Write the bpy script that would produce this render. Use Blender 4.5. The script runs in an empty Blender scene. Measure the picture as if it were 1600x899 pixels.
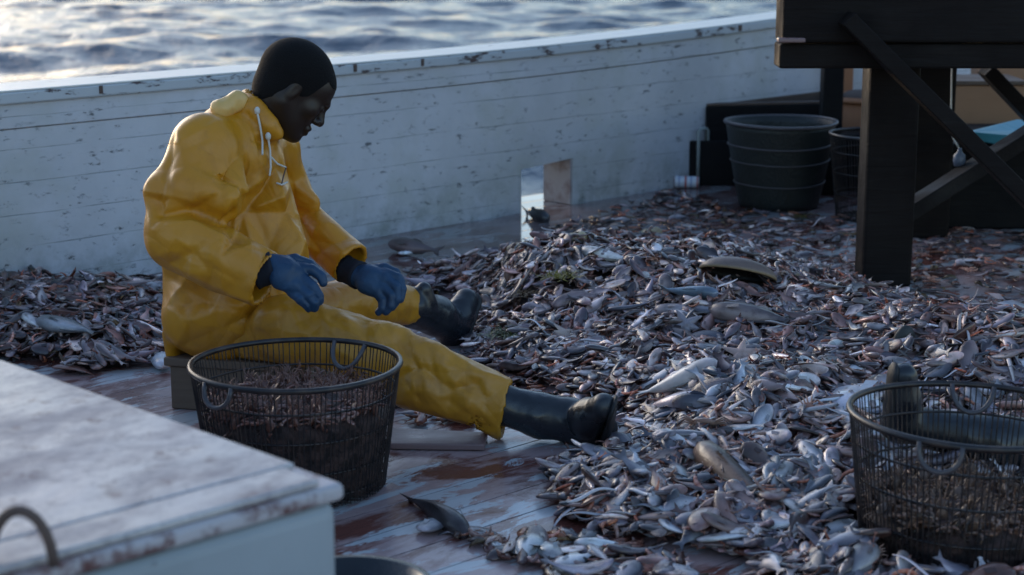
import bpy, math, random
import numpy as np
from mathutils import Vector, Matrix, noise as mnoise
R = math.radians
rng = np.random.default_rng(7)
random.seed(7)
S = bpy.context.scene
col = S.collection

# ------------------------------------------------------------------ camera
F_PX = 2850.0
CAM_H = 1.25
PITCH = math.atan(606.5 / F_PX)
cam_d = bpy.data.cameras.new('camera'); cam = bpy.data.objects.new('camera', cam_d); col.objects.link(cam)
cam.location = (0, 0, CAM_H); cam.rotation_euler = (math.pi/2 - PITCH, 0, 0)
cam_d.sensor_width = 36; cam_d.lens = F_PX / 1600 * 36
cam_d.clip_start = 0.05; cam_d.clip_end = 20000
cam_d.dof.use_dof = True; cam_d.dof.focus_distance = 4.55; cam_d.dof.aperture_fstop = 4.5
S.camera = cam

# ------------------------------------------------------------------ light
SUN_EL, SUN_AZ = R(13), R(-37)        # azimuth from +Y towards +X
w = bpy.data.worlds.new('World'); S.world = w; w.use_nodes = True
nt = w.node_tree; nt.nodes.clear()
sky = nt.nodes.new('ShaderNodeTexSky'); sky.sky_type = 'NISHITA'; sky.sun_disc = False
sky.sun_elevation = SUN_EL; sky.sun_rotation = SUN_AZ
sky.air_density = 1.15; sky.dust_density = .7; sky.ozone_density = 4.0
bg = nt.nodes.new('ShaderNodeBackground'); bg.inputs['Strength'].default_value = 0.15
wo = nt.nodes.new('ShaderNodeOutputWorld')
tint = nt.nodes.new('ShaderNodeMix'); tint.data_type = 'RGBA'; tint.blend_type = 'MULTIPLY'; tint.inputs[0].default_value = 1
tint.inputs[7].default_value = (1.17, .98, .885, 1)
nt.links.new(sky.outputs[0], tint.inputs[6]); nt.links.new(tint.outputs[2], bg.inputs[0]); nt.links.new(bg.outputs[0], wo.inputs[0])
sun_d = bpy.data.lights.new('sun', 'SUN'); sun_d.energy = 0.6; sun_d.angle = R(40); sun_d.color = (1, 0.88, 0.68)
sun = bpy.data.objects.new('sun', sun_d); col.objects.link(sun)
sd = Vector((math.sin(SUN_AZ)*math.cos(SUN_EL), math.cos(SUN_AZ)*math.cos(SUN_EL), math.sin(SUN_EL)))
sun.rotation_euler = sd.to_track_quat('Z', 'Y').to_euler()
S.view_settings.view_transform = 'Standard'; S.view_settings.look = 'None'
S.view_settings.gamma = 1; S.view_settings.use_curve_mapping = False
S.view_settings.exposure = 1.12
S.cycles.max_bounces = 6
try: S.cycles.use_denoising = True
except Exception: pass

# ------------------------------------------------------------------ pixel <-> world measures
cp, sp = math.cos(PITCH), math.sin(PITCH)
def P(px, py, Y):
    """the point at ground distance Y seen at photo pixel (px, py)"""
    x = (px-800)/F_PX; u = -(py-449.5)/F_PX
    k = Y/(cp + u*sp)
    return np.array([x*k, Y, CAM_H + (-sp + u*cp)*k])
def G(px, py, z=0.0):
    """the point at height z seen at photo pixel"""
    x = (px-800)/F_PX; u = -(py-449.5)/F_PX
    k = (z-CAM_H)/(-sp + u*cp)
    return np.array([x*k, (cp+u*sp)*k, z])
def proj(v):
    v = np.asarray(v, float); z = v[..., 2]-CAM_H
    d = v[..., 1]*cp - z*sp; up = v[..., 1]*sp + z*cp
    return 800 + F_PX*v[..., 0]/d, 449.5 - F_PX*up/d
def S_(r, Y): return r*Y/F_PX        # pixels -> metres at distance Y

# ------------------------------------------------------------------ node helpers
class Mat:
    def __init__(s, name, rough=0.5, spec=0.5, metallic=0.0):
        s.m = bpy.data.materials.new(name); s.m.use_nodes = True
        s.t = s.m.node_tree; s.n = s.t.nodes; s.b = s.n['Principled BSDF']
        s.set('Roughness', rough); s.set('Specular IOR Level', spec); s.set('Metallic', metallic)
        s.tc = s.n.new('ShaderNodeTexCoord'); s.obj = s.tc.outputs['Object']
    def set(s, k, v):
        if hasattr(v, 'is_linked') or isinstance(v, bpy.types.NodeSocket): s.t.links.new(v, s.b.inputs[k])
        elif isinstance(v, (tuple, list)): s.b.inputs[k].default_value = tuple(v)+(1,) if len(v) == 3 else v
        else: s.b.inputs[k].default_value = v
    def _in(s, sock, v):
        if isinstance(v, bpy.types.NodeSocket): s.t.links.new(v, sock)
        elif isinstance(v, (tuple, list)) and len(v) == 3 and sock.type == 'RGBA': sock.default_value = tuple(v)+(1,)
        else: sock.default_value = v
    def map(s, vec=None, scale=(1,1,1), rot=(0,0,0), loc=(0,0,0)):
        n = s.n.new('ShaderNodeMapping'); s._in(n.inputs[0], vec or s.obj)
        n.inputs['Scale'].default_value = scale; n.inputs['Rotation'].default_value = rot; n.inputs['Location'].default_value = loc
        return n.outputs[0]
    def noise(s, scale=5, detail=4, rough=0.55, vec=None, dist=0, colr=False):
        n = s.n.new('ShaderNodeTexNoise'); s._in(n.inputs['Vector'], vec or s.obj)
        n.inputs['Scale'].default_value = scale; n.inputs['Detail'].default_value = detail
        n.inputs['Roughness'].default_value = rough; n.inputs['Distortion'].default_value = dist
        return n.outputs['Color' if colr else 'Fac']
    def voro(s, scale=5, vec=None, feature='F1', out='Distance', rand=1):
        n = s.n.new('ShaderNodeTexVoronoi'); n.feature = feature; s._in(n.inputs['Vector'], vec or s.obj)
        n.inputs['Scale'].default_value = scale; n.inputs['Randomness'].default_value = rand
        return n.outputs[out]
    def ramp(s, fac, *stops):
        n = s.n.new('ShaderNodeValToRGB'); s._in(n.inputs[0], fac); e = n.color_ramp.elements
        while len(e) < len(stops): e.new(0.5)
        for q, (p, c) in zip(e, stops):
            q.position = p; q.color = (c, c, c, 1) if not isinstance(c, (tuple, list)) else tuple(c)+(1,)
        return n.outputs[0]
    def mix(s, fac, a, b, mode='MIX'):
        n = s.n.new('ShaderNodeMix'); n.data_type = 'RGBA'; n.blend_type = mode
        s._in(n.inputs[0], fac); s._in(n.inputs[6], a); s._in(n.inputs[7], b); return n.outputs[2]
    def math(s, op, a, b=0.0, c=0.0, clamp=False):
        n = s.n.new('ShaderNodeMath'); n.operation = op; n.use_clamp = clamp
        s._in(n.inputs[0], a); s._in(n.inputs[1], b); s._in(n.inputs[2], c); return n.outputs[0]
    def sep(s, vec=None):
        n = s.n.new('ShaderNodeSeparateXYZ'); s._in(n.inputs[0], vec or s.obj); return n.outputs
    def attr(s, name):
        n = s.n.new('ShaderNodeAttribute'); n.attribute_name = name; return n.outputs['Color']
    def rnd(s):
        return s.n.new('ShaderNodeObjectInfo').outputs['Random']
    def bump(s, h, strength=0.4, dist=0.01, normal=None):
        n = s.n.new('ShaderNodeBump'); s._in(n.inputs['Height'], h)
        n.inputs['Strength'].default_value = strength; n.inputs['Distance'].default_value = dist
        if normal: s._in(n.inputs['Normal'], normal)
        return n.outputs[0]

def wood(name, c1, c2, rough=0.6, scale=(2, 25, 25), bump=0.5, spec=.4):
    m = Mat(name, rough, spec)
    v = m.map(scale=scale); f = m.noise(1.5, 6, 0.6, v, 0.6); g = m.noise(6, 5)
    m.set('Base Color', m.mix(m.ramp(g, (.35, 0), (.65, 1)), m.mix(f, c1, c2), m.mix(f, c2, c1)))
    m.set('Roughness', m.ramp(g, (.3, rough-.2), (.7, rough+.15)))
    m.set('Normal', m.bump(f, bump, .006)); return m.m

# painted bulwark planks
m = Mat('worn_white_paint', .45)
x_, y_, z_ = m.sep()[:3]
wob = m.math('MULTIPLY', m.math('SUBTRACT', m.noise(2.2, 2), .5), .012)
zz = m.math('ADD', z_, wob)
seam = m.math('ABSOLUTE', m.math('SUBTRACT', m.math('FRACT', m.math('MULTIPLY', zz, 1/.105)), .5))
seamm = m.math('MULTIPLY', m.ramp(seam, (0.0, 1), (.022, 0)), m.ramp(m.noise(3.2, 5, .65, m.map(scale=(1, 1, 6))), (.40, 0), (.62, 1)))
chips = m.ramp(m.noise(21, 9, .80, m.map(scale=(.7, 1, 1.7))), (.575, 0), (.62, 1))
chips = m.math('MULTIPLY', chips, m.ramp(m.noise(2.6, 3, .6), (.36, 0), (.54, 1)))
scr = m.ramp(m.noise(9, 7, .8, m.map(scale=(.45, 1, 2.2), loc=(3, 0, 5))), (.61, 0), (.65, 1))
low = m.math('MULTIPLY', m.ramp(z_, (0.0, 1), (.22, 0)), m.ramp(m.noise(9, 6, .7), (.44, 0), (.64, 1)))
dirt = m.ramp(m.noise(1.7, 5, .6, m.map(scale=(1, 1, .7))), (.35, 0), (.75, 1))
c = m.mix(dirt, (.60, .61, .66), (.46, .47, .50))
c = m.mix(m.math('MULTIPLY', m.ramp(m.noise(3.1, 4, .6, m.map(loc=(7, 2, 1))), (.48, 0), (.68, 1)), .5), c, (.40, .42, .38))
c = m.mix(m.math('MULTIPLY', low, .5), c, (.10, .12, .08))
c = m.mix(m.math('MULTIPLY', m.math('MAXIMUM', chips, scr), .85), c, (.05, .055, .06))
c = m.mix(m.math('MULTIPLY', seamm, .75), c, (.09, .10, .10))
m.set('Base Color', c); m.set('Roughness', m.ramp(dirt, (0, .38), (1, .62)))
h = m.math('SUBTRACT', m.noise(30, 4, .6), m.math('MULTIPLY', m.math('MAXIMUM', chips, seamm), 1.5))
m.set('Normal', m.bump(h, .45, .004)); WHITE = m.m

# rail cap paint, peeling to brown wood along its edges
m = Mat('peeling_rail_paint', .4)
ch = m.ramp(m.noise(9, 8, .75, m.map(scale=(.8, 2, 2))), (.64, 0), (.67, 1))
m.set('Base Color', m.mix(ch, (.72, .71, .66), (.10, .06, .05)))
m.set('Normal', m.bump(m.math('SUBTRACT', m.noise(14, 5), ch), .5, .004)); RAIL = m.m
m = Mat('peeling_rail_edge', .5)
ch = m.ramp(m.noise(17, 8, .74, m.map(scale=(.5, 1, 1.6))), (.57, 0), (.60, 1))
m.set('Base Color', m.mix(ch, (.48, .51, .54), (.08, .05, .05)))
m.set('Normal', m.bump(ch, .5, -.003)); RAILEDGE = m.m
m = Mat('raw_jamb_wood', .6)
m.set('Base Color', m.mix(m.ramp(m.noise(14, 5), (.48, 0), (.72, 1)), (.34, .31, .32), (.16, .10, .10))); JAMB = m.m

# deck: worn oxide-red paint, grey lilac wear with sky sheen in its colour, scraped wood, wet
m = Mat('wet_worn_deck', .3, .6)
v = m.obj
x_, y_, z_ = m.sep()[:3]
seamy = m.math('ABSOLUTE', m.math('SUBTRACT', m.math('FRACT', m.math('MULTIPLY', y_, 1/.118)), .5))
seamd = m.math('MULTIPLY', m.ramp(seamy, (0.0, 1), (.022, 0)), m.ramp(m.noise(2.5, 3), (.38, .15), (.6, 1)))
plank = m.math('FLOOR', m.math('ADD', m.math('MULTIPLY', y_, 1/.118), .5))
pn = m.n.new('ShaderNodeTexWhiteNoise'); pn.noise_dimensions = '1D'; m._in(pn.inputs['W'], plank)
st = m.map(scale=(1.0, 3.4, 1))
worn = m.ramp(m.noise(2.2, 9, .66, m.map(scale=(1, 1.9, 1)), .5), (.46, 0), (.52, 1))
worn2 = m.ramp(m.noise(4.0, 9, .70, m.map(scale=(.9, 2.4, 1), loc=(4, 9, 0)), .6), (.53, 0), (.56, 1))
redc = m.mix(m.noise(4, 5), (.22, .075, .055), (.12, .042, .035))
c = m.mix(worn, redc, m.mix(m.noise(12, 6, .7, st), (.52, .37, .355), (.32, .21, .205)))
c = m.mix(worn2, c, (.50, .52, .54))
c = m.mix(m.math('MULTIPLY', pn.outputs['Value'], .12), c, (.06, .04, .04))
spk = m.ramp(m.noise(70, 4, .7), (.66, 0), (.70, 1))
c = m.mix(m.math('MULTIPLY', spk, .6), c, (.05, .04, .04))
c = m.mix(m.math('MULTIPLY', seamd, .85), c, (.02, .016, .016))
m.set('Base Color', c)
wet = m.ramp(m.noise(1.5, 5, .6, m.map(loc=(1.3, .4, 0), scale=(1, 1.6, 1))), (.36, 0), (.52, 1))
# water lies in the scupper along the bulwark (deck y axis runs across the ship, wall foot at y=0)
foot = m.ramp(m.math('MULTIPLY', y_, -1.0), (0.0, 1), (.62, 1), (.95, 0))
wetall = m.math('MAXIMUM', m.math('MULTIPLY', wet, .55), foot)
m.set('Roughness', m.ramp(m.math('ADD', wetall, m.math('MULTIPLY', m.math('SUBTRACT', m.noise(20, 5), .5), .25)), (0, .42), (.5, .22), (1.0, .07)))
m.set('Base Color', m.mix(m.math('MULTIPLY', foot, .55), c, m.mix(m.noise(8, 5), (.035, .028, .032), (.075, .055, .055))))
hgt = m.math('SUBTRACT', m.math('MULTIPLY', m.noise(24, 6, .6, m.map(scale=(.5, 2, 1))), m.math('SUBTRACT', 1.15, wetall)), m.math('MULTIPLY', seamd, 1.2))
m.set('Normal', m.bump(hgt, .35, .006)); DECK = m.m

# sea
m = Mat('sea_water', .16, .5)
m.b.inputs['IOR'].default_value = 1.33
m.set('Base Color', (.020, .045, .075))
n1 = m.noise(2.6, 5, .6, m.map(scale=(1, .6, 1), rot=(0, 0, .3)), .3); n2 = m.noise(6.5, 4, .6)
m.set('Normal', m.bump(m.math('ADD', n1, m.math('MULTIPLY', n2, .25)), .8, .12)); SEA = m.m

# foreground hatch paint
m = Mat('hatch_top_paint', .6, .3)
ch = m.ramp(m.noise(4.5, 8, .72, m.map(scale=(1, 1.5, 1))), (.44, 0), (.60, 1))
sp2 = m.ramp(m.noise(19, 6, .7), (.58, 0), (.66, 1))
x_, y_, z_ = m.sep()[:3]
edge = m.ramp(m.math('ADD', x_, m.math('MULTIPLY', m.math('SUBTRACT', m.noise(9, 4), .5), .10)), (-.06, 0), (-.01, 1))
c = m.mix(m.noise(2.3, 4), (.62, .56, .57), (.68, .64, .56))
c = m.mix(m.math('MULTIPLY', ch, .8), c, (.34, .30, .31)); c = m.mix(m.math('MULTIPLY', sp2, .75), c, (.20, .14, .14)); c = m.mix(m.math('MULTIPLY', m.ramp(m.noise(38, 8, .8, m.map(scale=(1, 1.8, 1))), (.52, 0), (.60, 1)), .55), c, (.24, .22, .24))
m.set('Base Color', c); m.set('Normal', m.bump(m.noise(12, 6), .4, .006)); m.set('Roughness', m.ramp(ch, (0, .5), (1, .7))); HTOP = m.m
m = Mat('hatch_edge_rust', .6)
m.set('Base Color', m.mix(m.ramp(m.noise(7, 8, .75), (.44, 0), (.54, 1)), (.13, .05, .045), (.50, .47, .49))); HEDGE = m.m
m = Mat('hatch_side_paint', .5)
c = m.mix(m.ramp(m.noise(3, 5), (.35, 0), (.7, 1)), (.36, .40, .43), (.28, .32, .34))
c = m.mix(m.ramp(m.noise(30, 5, .7), (.66, 0), (.70, 1)), c, (.16, .16, .16))
m.set('Base Color', c); m.set('Normal', m.bump(m.noise(10, 6), .3, .005)); HSIDE = m.m
m = Mat('rust_iron', .7); m.set('Base Color', m.mix(m.noise(30, 5), (.05, .035, .03), (.16, .10, .08))); RUST = m.m

# wires, rubber, gloves
m = Mat('coated_wire', .38); m.set('Base Color', m.mix(m.ramp(m.noise(25, 5), (.45, 0), (.65, 1)), (.016, .013, .015), (.055, .036, .030))); WIRE = m.m
m = Mat('grey_coated_hoop', .35); m.set('Base Color', m.mix(m.noise(18, 5), (.045, .043, .052), (.10, .085, .09))); HOOP = m.m
m = Mat('black_rubber', .26, .6); m.set('Base Color', m.mix(m.noise(9, 5), (.010, .012, .016), (.022, .026, .034)))
m.set('Roughness', m.ramp(m.noise(14, 5), (.35, .20), (.65, .42))); m.set('Normal', m.bump(m.noise(11, 4, .6), .35, .008)); RUBBER = m.m
m = Mat('rubber_sole', .6); m.set('Base Color', (.018, .017, .018)); SOLE = m.m
m = Mat('blue_work_glove', .55); nz = m.noise(9, 5)
m.set('Base Color', m.mix(m.ramp(nz, (.35, 0), (.65, 1)), (.008, .036, .085), (.018, .062, .135)))
m.set('Roughness', m.ramp(nz, (.35, .42), (.65, .65))); m.set('Normal', m.bump(m.math('ADD', m.noise(60, 5), m.math('MULTIPLY', m.noise(16, 4), 2)), .5, .003)); GLOVE = m.m
m = Mat('dark_knit_cuff', .9); m.set('Base Color', (.010, .012, .022))
m.set('Normal', m.bump(m.noise(160, 2, .5, m.map(scale=(1, .3, 1))), .6, .002)); KNIT = m.m
# oilskin
def oilskin(name, c1, c2, c3):
    m = Mat(name, .36, .5)
    d = m.ramp(m.noise(3.2, 5, .6), (.3, 0), (.7, 1)); c = m.mix(d, c1, c2)
    c = m.mix(m.math('MULTIPLY', m.ramp(m.noise(11, 6, .7), (.54, 0), (.70, 1)), .5), c, c3)
    m.set('Base Color', c); m.set('Roughness', m.ramp(m.noise(7, 5), (.3, .31), (.7, .52)))
    warp = m.mix(.20, m.obj, m.noise(3.0, 3, .5, colr=True))
    rid = lambda q: m.math('ABSOLUTE', m.math('SUBTRACT', q, .5))
    cr = rid(m.noise(4.2, 1, .4, m.map(scale=(1, 1, .7)), .9)); cr2 = rid(m.noise(10, 1, .5, m.map(scale=(1, 1, .8), loc=(3, 1, 2)), .7))
    hh = m.math('ADD', m.math('MULTIPLY', cr, 2.0), m.math('MULTIPLY', cr2, .7))
    vo = m.voro(6.5, m.map(m.mix(.12, m.obj, m.noise(4, 2, .5, colr=True)), scale=(1, 1, .75)), 'DISTANCE_TO_EDGE')
    hh = m.math('ADD', hh, m.math('MULTIPLY', m.ramp(vo, (0, 0), (.10, .75), (.4, 1)), .30))
    hh = m.math('ADD', hh, m.math('MULTIPLY', m.noise(60, 3), .03))
    m.set('Normal', m.bump(hh, .32, .03)); m.b.inputs['Coat Weight'].default_value = .12; m.b.inputs['Coat Roughness'].default_value = .25
    return m.m
YJ = oilskin('yellow_oilskin', (.60, .262, .009), (.50, .20, .009), (.33, .125, .014))
YT = oilskin('yellow_oilskin_trousers', (.55, .255, .014), (.45, .195, .014), (.28, .12, .02))
m = Mat('hood_yellow_highlit', .35); m.set('Base Color', m.mix(m.noise(8, 4), (.72, .50, .22), (.66, .34, .04))); m.set('Normal', m.bump(m.noise(14, 4), .4, .01)); HOODM = m.m  # hood yellow lightened, its cream highlight put into the colour
m = Mat('dark_skin', .42, .4); m.set('Base Color', m.mix(m.noise(16, 4), (.020, .0115, .009), (.030, .018, .013)))
m.set('Normal', m.bump(m.noise(120, 3), .15, .001)); SKIN = m.m
m = Mat('black_hair', .8, .25); m.set('Base Color', (.006, .005, .006)); m.set('Normal', m.bump(m.noise(240, 4, .8), 1.0, .008)); HAIR = m.m
m = Mat('white_cord', .7); m.set('Base Color', (.62, .60, .56)); CORD = m.m

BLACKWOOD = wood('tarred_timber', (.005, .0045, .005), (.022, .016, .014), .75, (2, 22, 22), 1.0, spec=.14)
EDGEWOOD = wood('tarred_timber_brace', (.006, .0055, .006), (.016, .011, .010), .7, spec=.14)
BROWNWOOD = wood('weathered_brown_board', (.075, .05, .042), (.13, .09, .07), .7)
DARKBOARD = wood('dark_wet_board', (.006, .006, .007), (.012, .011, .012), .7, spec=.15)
PLY = wood('tan_plywood', (.46, .25, .14), (.33, .18, .10), .7, (4, 4, 12), .2)
ORANGE = wood('orange_brown_stave', (.50, .22, .10), (.30, .13, .07), .6, (20, 20, 2), .3)
CRATE = wood('grey_tan_crate_wood', (.13, .085, .06), (.18, .125, .09), .7)
BOARD = wood('wet_red_board', (.16, .08, .075), (.27, .20, .20), .35, (2, 16, 16), .4)
m = Mat('teal_tarp', .4); m.set('Base Color', m.mix(m.noise(9, 4), (.06, .36, .48), (.05, .26, .34))); m.set('Normal', m.bump(m.noise(6, 5), .5, .02)); TEAL = m.m
m = Mat('tin_can_label', .35)
z_ = m.sep()[0]; bnd = m.ramp(m.math('FRACT', m.math('MULTIPLY', z_, 19)), (.30, (.62, .66, .74)), (.36, (.10, .16, .42)), (.46, (.62, .66, .74)), (.80, (.62, .66, .74)), (.86, (.45, .08, .07)))
m.set('Base Color', bnd); CAN = m.m
m = Mat('bare_tin', .3, .5, .9); m.set('Base Color', (.55, .56, .58)); TIN = m.m
m = Mat('black_basket_side', .5); m.set('Base Color', m.mix(m.noise(14, 5), (.009, .012, .011), (.022, .025, .024)))
m.set('Normal', m.bump(m.voro(95, m.map(scale=(1, 1, .8))), .5, .003)); BBASKET = m.m
m = Mat('pale_pipe', .5); m.set('Base Color', m.mix(m.noise(12, 4), (.36, .40, .42), (.16, .18, .14))); PIPE = m.m
m = Mat('dark_litter', .45); m.set('Base Color', m.mix(m.ramp(m.noise(40, 6), (.4, 0), (.6, 1)), (.030, .020, .020), (.13, .075, .065)))
m.set('Normal', m.bump(m.noise(60, 6, .7), 1.0, .02)); LITTER = m.m

# catch materials: colour comes from the animal (vertex colours are its own markings)
def catch(name, rough, metallic=0.0, spec=.5, sc=60, var=.30, coat=0, pat=.45):
    m = Mat(name, rough, spec, metallic)
    c = m.attr('Col'); r = m.rnd()
    hueq = m.n.new('ShaderNodeTexWhiteNoise'); hueq.noise_dimensions = '1D'; m._in(hueq.inputs['W'], m.math('MULTIPLY', r, 37.0))
    c = m.mix(m.math('MULTIPLY', hueq.outputs['Value'], .5), c, m.mix(1.0, c, (1.0, .74, .62), 'MULTIPLY'))
    n = m.noise(sc, 5, .7)
    c = m.mix(m.math('MULTIPLY', m.ramp(n, (.50, 0), (.72, 1)), pat), c, m.mix(1.0, c, (.45, .38, .38), 'MULTIPLY'))
    hs = m.n.new('ShaderNodeHueSaturation'); m._in(hs.inputs['Color'], c)
    m._in(hs.inputs['Value'], m.math('ADD', 1-var*.46, m.math('MULTIPLY', r, var)))
    m.set('Base Color', hs.outputs[0]); m.set('Normal', m.bump(m.noise(sc*3, 3, .6), .35, .003))
    m.b.inputs['Coat Weight'].default_value = coat; m.b.inputs['Coat Roughness'].default_value = .12
    return m.m
FISHM = catch('fish_skin', .28, .12, .65, 50, 1.0, .4)
SHRIMPM = catch('shrimp_shell', .40, 0, .5, 50, .7, .15)
SHELLM = catch('shell', .5, 0, .5, 60, .3, .1)
PALEM = catch('pale_fish_skin', .36, 0, .5, 40, 0, .3, .25); WEEDM = catch('weed', .5, 0, .4, 60, .3); DULLM = catch('dull_fish_skin', .4, 0, .45, 26, .2, .2, 1.0)

# ------------------------------------------------------------------ mesh helpers
def tag(o, label=None, cat=None, group=None, kind=None):
    if label: o['label'] = label
    if cat: o['category'] = cat
    if group: o['group'] = group
    if kind: o['kind'] = kind
    return o
def empty(name, loc, label=None, cat=None, group=None, kind=None, rz=0):
    o = bpy.data.objects.new(name, None); col.objects.link(o); o.location = loc; o.rotation_euler.z = rz
    o.empty_display_size = .1
    return tag(o, label, cat, group, kind)
def mesh_obj(name, V, Fc, mat, parent=None, smooth=True, loc=None, rz=0, cols=None, mats=None, fm=None, world=False):
    """world=True: V are world coordinates and stay so under the parent"""
    V = np.asarray(V, np.float32)
    if world and parent is not None:
        M = parent.matrix_basis.inverted(); Mn = np.array(M)
        V = V @ Mn[:3, :3].T + Mn[:3, 3]
    me = bpy.data.meshes.new(name)
    if isinstance(Fc, np.ndarray):
        n, k = Fc.shape
        me.vertices.add(len(V)); me.vertices.foreach_set('co', V.astype(np.float32).ravel())
        me.loops.add(n*k); me.loops.foreach_set('vertex_index', Fc.astype(np.int32).ravel())
        me.polygons.add(n); me.polygons.foreach_set('loop_start', np.arange(0, n*k, k, dtype=np.int32))
        me.update(calc_edges=True); me.validate()
    else:
        me.from_pydata([tuple(v) for v in V.tolist()], [], Fc)
    if smooth: me.polygons.foreach_set('use_smooth', [True]*len(me.polygons))
    if cols is not None:
        a = me.color_attributes.new('Col', 'FLOAT_COLOR', 'POINT')
        cc = np.ones((len(V), 4), np.float32); cc[:, :3] = cols; a.data.foreach_set('color', cc.ravel())
    for q in (mats or [mat]): me.materials.append(q)
    if fm is not None: me.polygons.foreach_set('material_index', fm)
    me.update()
    o = bpy.data.objects.new(name, me); col.objects.link(o)
    if parent is not None: o.parent = parent
    if loc is not None: o.location = loc
    if rz: o.rotation_euler.z = rz
    return o
class MB:
    def __init__(s): s.v = []; s.f = []
    def add(s, V, Fc):
        b = len(s.v); s.v += [tuple(map(float, q)) for q in V]; s.f += [tuple(int(i)+b for i in q) for q in Fc]; return s
    def box(s, lo, hi, M=None, bev=0.0):
        x0, y0, z0 = lo; x1, y1, z1 = hi
        V = np.array([(x, y, z) for x in (x0, x1) for y in (y0, y1) for z in (z0, z1)], float)
        if M is not None: V = (np.array(M)[:3, :3] @ V.T).T + np.array(M)[:3, 3]
        return s.add(V, [(0,1,3,2),(4,6,7,5),(0,4,5,1),(2,3,7,6),(0,2,6,4),(1,5,7,3)])
    def beam(s, a, b, w_, h_, up=(0,0,1)):
        a = Vector(a); b = Vector(b); x = (b-a).normalized(); u = Vector(up)
        y = u.cross(x).normalized(); z = x.cross(y)
        L = (b-a).length
        M = Matrix((x, y, z)).transposed().to_4x4(); M.translation = a
        return s.box((0, -w_/2, -h_/2), (L, w_/2, h_/2), M)
    def tube(s, pts, r, k=8, closed=False, cap=True):
        pts = [Vector(p) for p in pts]; n = len(pts)
        rr = r if hasattr(r, '__len__') else [r]*n
        V = []; prev = None
        for i in range(n):
            a = pts[(i-1) % n] if (i or closed) else pts[0]
            b = pts[(i+1) % n] if (i < n-1 or closed) else pts[-1]
            t = (b-a).normalized()
            if prev is None: q = t.orthogonal().normalized()
            else:
                q = prev - t*prev.dot(t); q = q.normalized() if q.length > 1e-6 else t.orthogonal().normalized()
            prev = q; p2 = t.cross(q)
            for j in range(k):
                an = 2*math.pi*j/k; V.append(pts[i] + (q*math.cos(an)+p2*math.sin(an))*rr[i])
        Fc = []
        for i in range(n if closed else n-1):
            i2 = (i+1) % n
            for j in range(k): Fc.append((i*k+j, i*k+(j+1) % k, i2*k+(j+1) % k, i2*k+j))
        if cap and not closed: Fc.append(tuple(reversed(range(k)))); Fc.append(tuple((n-1)*k+j for j in range(k)))
        return s.add(V, Fc)
    def lathe(s, prof, k=48, c=(0, 0, 0), M=None):
        n = len(prof); V = []
        for r, z in prof:
            for j in range(k):
                an = 2*math.pi*j/k; V.append((c[0]+r*math.cos(an), c[1]+r*math.sin(an), c[2]+z))
        if M is not None: V = [M @ Vector(q) for q in V]
        Fc = [(i*k+j, i*k+(j+1) % k, (i+1)*k+(j+1) % k, (i+1)*k+j) for i in range(n-1) for j in range(k)]
        return s.add(V, Fc)
    def obj(s, name, mat, parent=None, bevel=0, smooth=False, seg=2, world=False, **kw):
        o = mesh_obj(name, np.array(s.v), s.f, mat, parent, smooth, world=world, **kw)
        if bevel:
            b = o.modifiers.new('bevel', 'BEVEL'); b.width = bevel; b.segments = seg; b.limit_method = 'ANGLE'; b.angle_limit = R(40)
            if hasattr(b, 'harden_normals'): b.harden_normals = False
        return o

# ------------------------------------------------------------------ the ship's axes
ANG = math.atan2(.698, .716)
W0 = np.array([-.61, 6.70, 0])
U = np.array([math.cos(ANG), math.sin(ANG), 0]); Vv = np.array([-math.sin(ANG), math.cos(ANG), 0])
def ship(p): p = np.asarray(p)[:2]-W0[:2]; return p @ U[:2], p @ Vv[:2]

# sea: one sheet to the horizon, fine near the boat
far = np.cumsum(.16*1.145**np.arange(1, 66)); far = far[far < 7000]
xs_ = np.concatenate([-13-far[::-1], np.arange(-13, 9, .13), 9+far]); ys_ = np.concatenate([14-far[::-1], np.arange(14, 52, .13), 52+far])
nx, ny = len(xs_), len(ys_); cx, cy = -2, 30
gx, gy = np.meshgrid(xs_, ys_, indexing='ij')
gz = np.zeros_like(gx); rs = np.random.default_rng(3)
for _ in range(90):
    L = 10**rs.uniform(-.25, .72); th = rs.normal(R(-76), .62); a = .0050*L**.72; k = 2*math.pi/L
    ph = rs.uniform(0, 6.28); arg = k*(gx*math.cos(th)+gy*math.sin(th))+ph + .6*np.sin(gx*.21+ph)
    gz += a*(1-np.abs(np.sin(arg/2))*2)*.8 if L < 1.6 else a*np.sin(arg)
dist = np.hypot(gx-cx, gy-cy); gz *= np.clip(1.25-dist/110, 0, 1)
idx = np.arange(nx*ny).reshape(nx, ny)
Fq = np.stack([idx[:-1, :-1], idx[1:, :-1], idx[1:, 1:], idx[:-1, 1:]], -1).reshape(-1, 4)
tag(mesh_obj('sea', np.stack([gx, gy, gz-1.25], -1).reshape(-1, 3), Fq, SEA), kind='structure')

# deck
mb = MB(); mb.box((-9, -9, -.10), (9, .30, 0))
tag(mb.obj('deck', DECK, loc=W0, rz=ANG), kind='structure')
mb = MB(); mb.box((-9, -8.9, -2.2), (9, .24, -.104))
hull = mb.obj('ship_hull', HSIDE, loc=W0, rz=ANG); tag(hull, kind='structure')

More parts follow.
